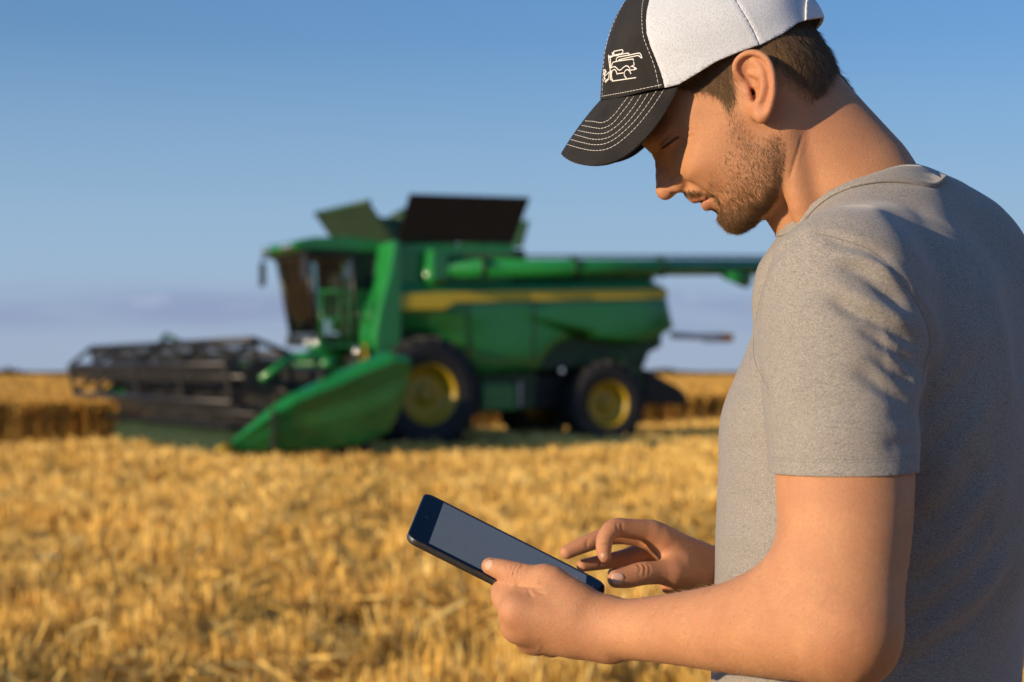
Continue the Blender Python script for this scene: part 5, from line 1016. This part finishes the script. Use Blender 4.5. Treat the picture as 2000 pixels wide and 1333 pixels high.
nr_ = 2 * nb_ - 1; bfc = [(i * nt_ + j, i * nt_ + j + 1, (i + 1) * nt_ + j + 1, (i + 1) * nt_ + j) for i in range(nr_ - 1) for j in range(nt_ - 1)]
top = np.array(top); bil = link('bill', np_mesh('bill', top, bfc), M_TWILL, cap, True, True)
if vnorm(top, np.array(bfc))[:, 2].mean() < 0: bil.data.flip_normals()
mo = bil.modifiers.new('thickness', 'SOLIDIFY'); mo.thickness = .0032; mo.offset = -1; mo = bil.modifiers.new('edge', 'BEVEL'); mo.width = .0011; mo.segments = 3; mo.limit_method = 'ANGLE'
# stitching and embroidery laid on the cloth
from mathutils.bvhtree import BVHTree
def bvh(v, f): return BVHTree.FromPolygons([tuple(x) for x in v], [tuple(int(i) for i in x) for x in f])
T_CAP = bvh(fv, ff); T_BILL = bvh(top, bfc)
def cast(tree, px, py):
    r = Vector(((px - CX) / FPX, 1, (CY - py) / FPX)).normalized(); h = tree.ray_cast(Vector((0, 0, CAMZ)), r)
    return (np.array(h[0]), np.array(h[1]) * (1 if h[1].dot(r) < 0 else -1)) if h[0] is not None else None
def thread(name, lines, tree, rad, parent, mat, dash=None, n=60, lift=.0003, curve=True):
    V = []; F = []
    for ln in lines:
        pts = []
        for x, y in (spline(ln, n) if curve and len(ln) > 2 else np.array([np.array(ln[0]) + (np.array(ln[-1]) - np.array(ln[0])) * t for t in np.linspace(0, 1, n)]) if len(ln) == 2 else np.array([[np.interp(t, np.arange(len(ln)), [q[c] for q in ln]) for c in (0, 1)] for t in np.linspace(0, len(ln) - 1, n)])):
            h = cast(tree, x, y)
            if h is not None: pts.append(h[0] + h[1] * lift)
        if len(pts) < 2: continue
        pts = np.array(pts); L = np.concatenate(([0], np.cumsum(np.linalg.norm(np.diff(pts, axis=0), axis=1)))); spans = [(0, L[-1])] if dash is None else [(s_, min(s_ + dash[0], L[-1])) for s_ in np.arange(0, L[-1], dash[0] + dash[1])]
        for s0, s1 in spans:
            m = max(2, int((s1 - s0) / .0009) + 1) if dash is None else 3; ss = np.linspace(s0, s1, m); c = np.stack([np.interp(ss, L, pts[:, k]) for k in range(3)], 1)
            d = np.gradient(c, axis=0); d /= np.maximum(np.linalg.norm(d, axis=1, keepdims=True), 1e-9); u = np.cross(d, np.array((.3, 1, .2))); u /= np.maximum(np.linalg.norm(u, axis=1, keepdims=True), 1e-9); w = np.cross(d, u); b0 = len(V); K = 5
            for k in range(m):
                rr = rad * (.55 if dash is not None and k in (0, m - 1) else 1)
                for a in range(K): V.append(c[k] + (u[k] * math.cos(a * 2 * math.pi / K) + w[k] * math.sin(a * 2 * math.pi / K)) * rr)
            for k in range(m - 1):
                for a in range(K): F.append((b0 + k * K + a, b0 + k * K + (a + 1) % K, b0 + k * K + K + (a + 1) % K, b0 + k * K + K + a))
    if F: return tag(link(name, np_mesh(name, V, F), mat, parent, True, True), kind='stuff' if dash else None)
def BZ(*p): return [(1080 + x * .14254, 140 + y * .14254) for x, y in p]
def EZ(*p): return [(1165 + x * .07503, 85 + y * .07503) for x, y in p]
ROWS = [BZ((445, 680), (560, 688), (650, 705), (720, 690), (780, 655), (860, 575), (950, 455), (1030, 355)), BZ((395, 740), (500, 760), (640, 782), (730, 765), (830, 705), (930, 585), (1030, 460), (1110, 345)), BZ((345, 810), (460, 835), (600, 855), (720, 845), (830, 785), (950, 680), (1090, 510), (1215, 320)), BZ((298, 865), (420, 900), (560, 932), (700, 925), (830, 870), (1000, 725), (1160, 530), (1312, 298)), BZ((248, 935), (400, 975), (560, 1005), (720, 990), (880, 905), (1080, 725), (1250, 520), (1420, 268)), BZ((200, 1003), (380, 1055), (560, 1085), (740, 1065), (920, 965), (1150, 755), (1370, 480), (1530, 240))]
for r in ROWS: thread('stitching', [r], T_BILL, .00030, bil, M_THREAD, (.0034, .0007), 90)
thread('stitching', [BZ((672, 340), (800, 318), (1000, 282), (1250, 232), (1500, 180))], T_CAP, .00030, cf_o, M_THREAD, (.0034, .0007), 90)
thread('stitching', [[(1268, -25), (1256, 5), (1254, 40), (1257, 72), (1266, 97), (1275, 120), (1281, 140), (1285, 160), (1287.5, 172)]], T_CAP, .00030, cf_o, M_THREAD, (.0034, .0012), 120)
thread('stitching', [[(1222, 0), (1206, 30), (1190, 70), (1181, 110), (1178, 150), (1176.5, 185)]], T_CAP, .00026, cf_o, M_THREAD, (.0034, .0012), 120)
ART = [EZ((330, 310), (335, 390), (365, 660)), EZ((375, 390), (392, 660)), EZ((330, 345), (560, 320), (650, 290), (850, 258), (860, 300)), EZ((330, 375), (400, 365), (450, 335)), EZ((470, 300), (462, 215), (690, 170), (705, 225), (660, 280)), EZ((420, 245), (440, 310), (462, 225)), EZ((460, 318), (640, 278)),
    EZ((530, 465), (530, 400), (570, 362), (860, 312), (1060, 268), (1130, 258), (1165, 290), (1200, 400), (1160, 370), (1100, 318), (860, 368), (595, 432)), EZ((370, 640), (420, 560), (440, 500), (560, 468), (970, 410), (975, 465)), EZ((978, 490), (1000, 560), (900, 615)),
    EZ((395, 640), (440, 615), (500, 612), (545, 655), (590, 700), (640, 698), (700, 640), (770, 592), (820, 590), (870, 640), (890, 710), (940, 690)), EZ((950, 605), (1060, 665), (1000, 690), (940, 690)), EZ((1000, 640), (1030, 690)),
    EZ((440, 985), (410, 900), (405, 800), (430, 710), (480, 680), (525, 720), (555, 815)), EZ((555, 795), (720, 770)), EZ((800, 918), (740, 850), (735, 760), (780, 695), (830, 685), (880, 730), (912, 800)), EZ((420, 985), (1045, 895)), EZ((370, 660), (380, 740), (370, 880), (375, 950), (420, 950)), EZ((400, 700), (392, 900)),
    EZ((350, 745), (330, 940), (250, 1020), (235, 985), (330, 920)), EZ((245, 845), (350, 745), (400, 740)), EZ((215, 690), (250, 700), (235, 860), (205, 800), (215, 690)), EZ((200, 790), (290, 735)), EZ((205, 880), (250, 950)), EZ((195, 1000), (240, 840))]
thread('embroidered_emblem', ART, T_CAP, .00060, cf_o, M_THREAD, None, 40, .0004, False)
T_SHIRT = bvh(sv2, tris(sf2)); M_SEAM = simple('grey_thread', (.16, .15, .14), .8, var=.1, scale=300)
for hy in (894, 900): thread('hem_stitching', [[(1509, hy), (1580, hy + 3), (1650, hy + 4), (1720, hy + 2), (1788, hy - 5)]], T_SHIRT, .00022, shirt, M_SEAM, (.0022, .0012), 160, .0001)
thread('armhole_seam', [SEAM], T_SHIRT, .00045, shirt, M_SEAM, None, 160, -.0002); thread('armhole_seam', [SEAMF[2:]], T_SHIRT, .00045, shirt, M_SEAM, None, 160, -.0002)
# ------------------------------------------------------------------ tablet computer
TA, TB, TD = P(795, 1046, 1.578), P(834, 969, 1.700), P(1163, 1232, 1.586)
ex = TD - TA; TLEN = .2035; ex /= np.linalg.norm(ex); ey = TB - TA; ey -= ex * (ey @ ex); TWID = .1347; ey /= np.linalg.norm(ey); ez = np.cross(ex, ey)
if ez[2] < 0: ez = -ez
tab = empty('tablet', TA); tag(tab, 'black tablet computer held in the man\'s hands', 'tablet')
def rrect(x0, x1, y0, y1, r, n=8):
    o = []
    for cx, cy, a0 in ((x1 - r, y1 - r, 0), (x0 + r, y1 - r, 90), (x0 + r, y0 + r, 180), (x1 - r, y0 + r, 270)):
        for i in range(n + 1): a = math.radians(a0 + 90 * i / n); o.append((cx + r * math.cos(a), cy + r * math.sin(a)))
    return o
def plate(name, rings, mat, parent, smooth=False): # rings: (outline, height) stacked; closed top and bottom
    V = []; F = []; n = len(rings[0][0])
    for o, z in rings: V += [TA + ex * x + ey * y + ez * z for x, y in o]
    bm = bmesh.new(); vs = [bm.verts.new(v) for v in V]
    for k in range(len(rings) - 1):
        for i in range(n): bm.faces.new((vs[k * n + i], vs[k * n + (i + 1) % n], vs[k * n + n + (i + 1) % n], vs[k * n + n + i]))
    bm.faces.new(vs[:n][::-1]); bm.faces.new(vs[-n:]); bmesh.ops.recalc_face_normals(bm, faces=bm.faces); me = bpy.data.meshes.new(name); bm.to_mesh(me); bm.free(); return link(name, me, mat, parent, smooth, True)
M_ALU = simple('dark_anodised_aluminium', (.17, .175, .19), .34, .9, .1, 300); M_GLASS = NT('black_front_glass').set(Base_Color=(.011, .012, .015, 1), Roughness=.10, Specular_IOR_Level=.3, IOR=1.16).m
def screen_mat():
    t = NT('tablet_screen'); oc = t.n('ShaderNodeTexCoord').outputs['Object']
    n = t.noise(60, 3, .6, oc); v = t.n('ShaderNodeTexVoronoi', {'Scale': 70.}, feature='DISTANCE_TO_EDGE'); t.l(oc, v.inputs['Vector'])
    ln_ = t.math('MULTIPLY', t.rng(v.outputs['Distance'], .0, .035, 1, 0), t.rng(n, .50, .60)); c = t.mix(t.math('MULTIPLY', ln_, .45), (.185, .20, .225), (.10, .112, .13))
    t.set(Base_Color=(.012, .013, .016, 1), Roughness=.10, Specular_IOR_Level=.4, IOR=1.22, Emission_Strength=.36); t.l(c, t.b.inputs['Emission Color']); return t.m
O = lambda i, r=.011: rrect(i, TLEN - i, i, TWID - i, max(r - i, .002))
case = plate('back_shell', [(O(.0042), -.0074), (O(.0016), -.0066), (O(.0003), -.0045), (O(0.), -.0022), (O(.0), -.0006), (O(.0004), -.0002)], M_ALU, tab, False)
plate('front_glass', [(O(.0008), -.0004), (O(.0008), .0001), (O(.0012), .0004)], M_GLASS, tab)
plate('screen', [(rrect(.0215, TLEN - .0215, .0065, TWID - .0065, .0004, 2), .0002), (rrect(.0215, TLEN - .0215, .0065, TWID - .0065, .0004, 2), .00055)], screen_mat(), tab)
hb_c = (TLEN - .0108, TWID * .5)
plate('home_button', [([(hb_c[0] + .0048 * math.cos(a), hb_c[1] + .0048 * math.sin(a)) for a in np.linspace(0, 2 * math.pi, 24, endpoint=False)], .0002), ([(hb_c[0] + .0046 * math.cos(a), hb_c[1] + .0046 * math.sin(a)) for a in np.linspace(0, 2 * math.pi, 24, endpoint=False)], .0006)], simple('button_ring', (.03, .03, .035), .25), tab)
plate('front_camera', [([(.0108 + .0017 * math.cos(a), TWID * .5 + .0017 * math.sin(a)) for a in np.linspace(0, 2 * math.pi, 16, endpoint=False)], .0002), ([(.0108 + .0015 * math.cos(a), TWID * .5 + .0015 * math.sin(a)) for a in np.linspace(0, 2 * math.pi, 16, endpoint=False)], .00055)], simple('camera_lens', (.02, .03, .06), .1), tab)
print('dress', round(_t.time() - _t0, 1))
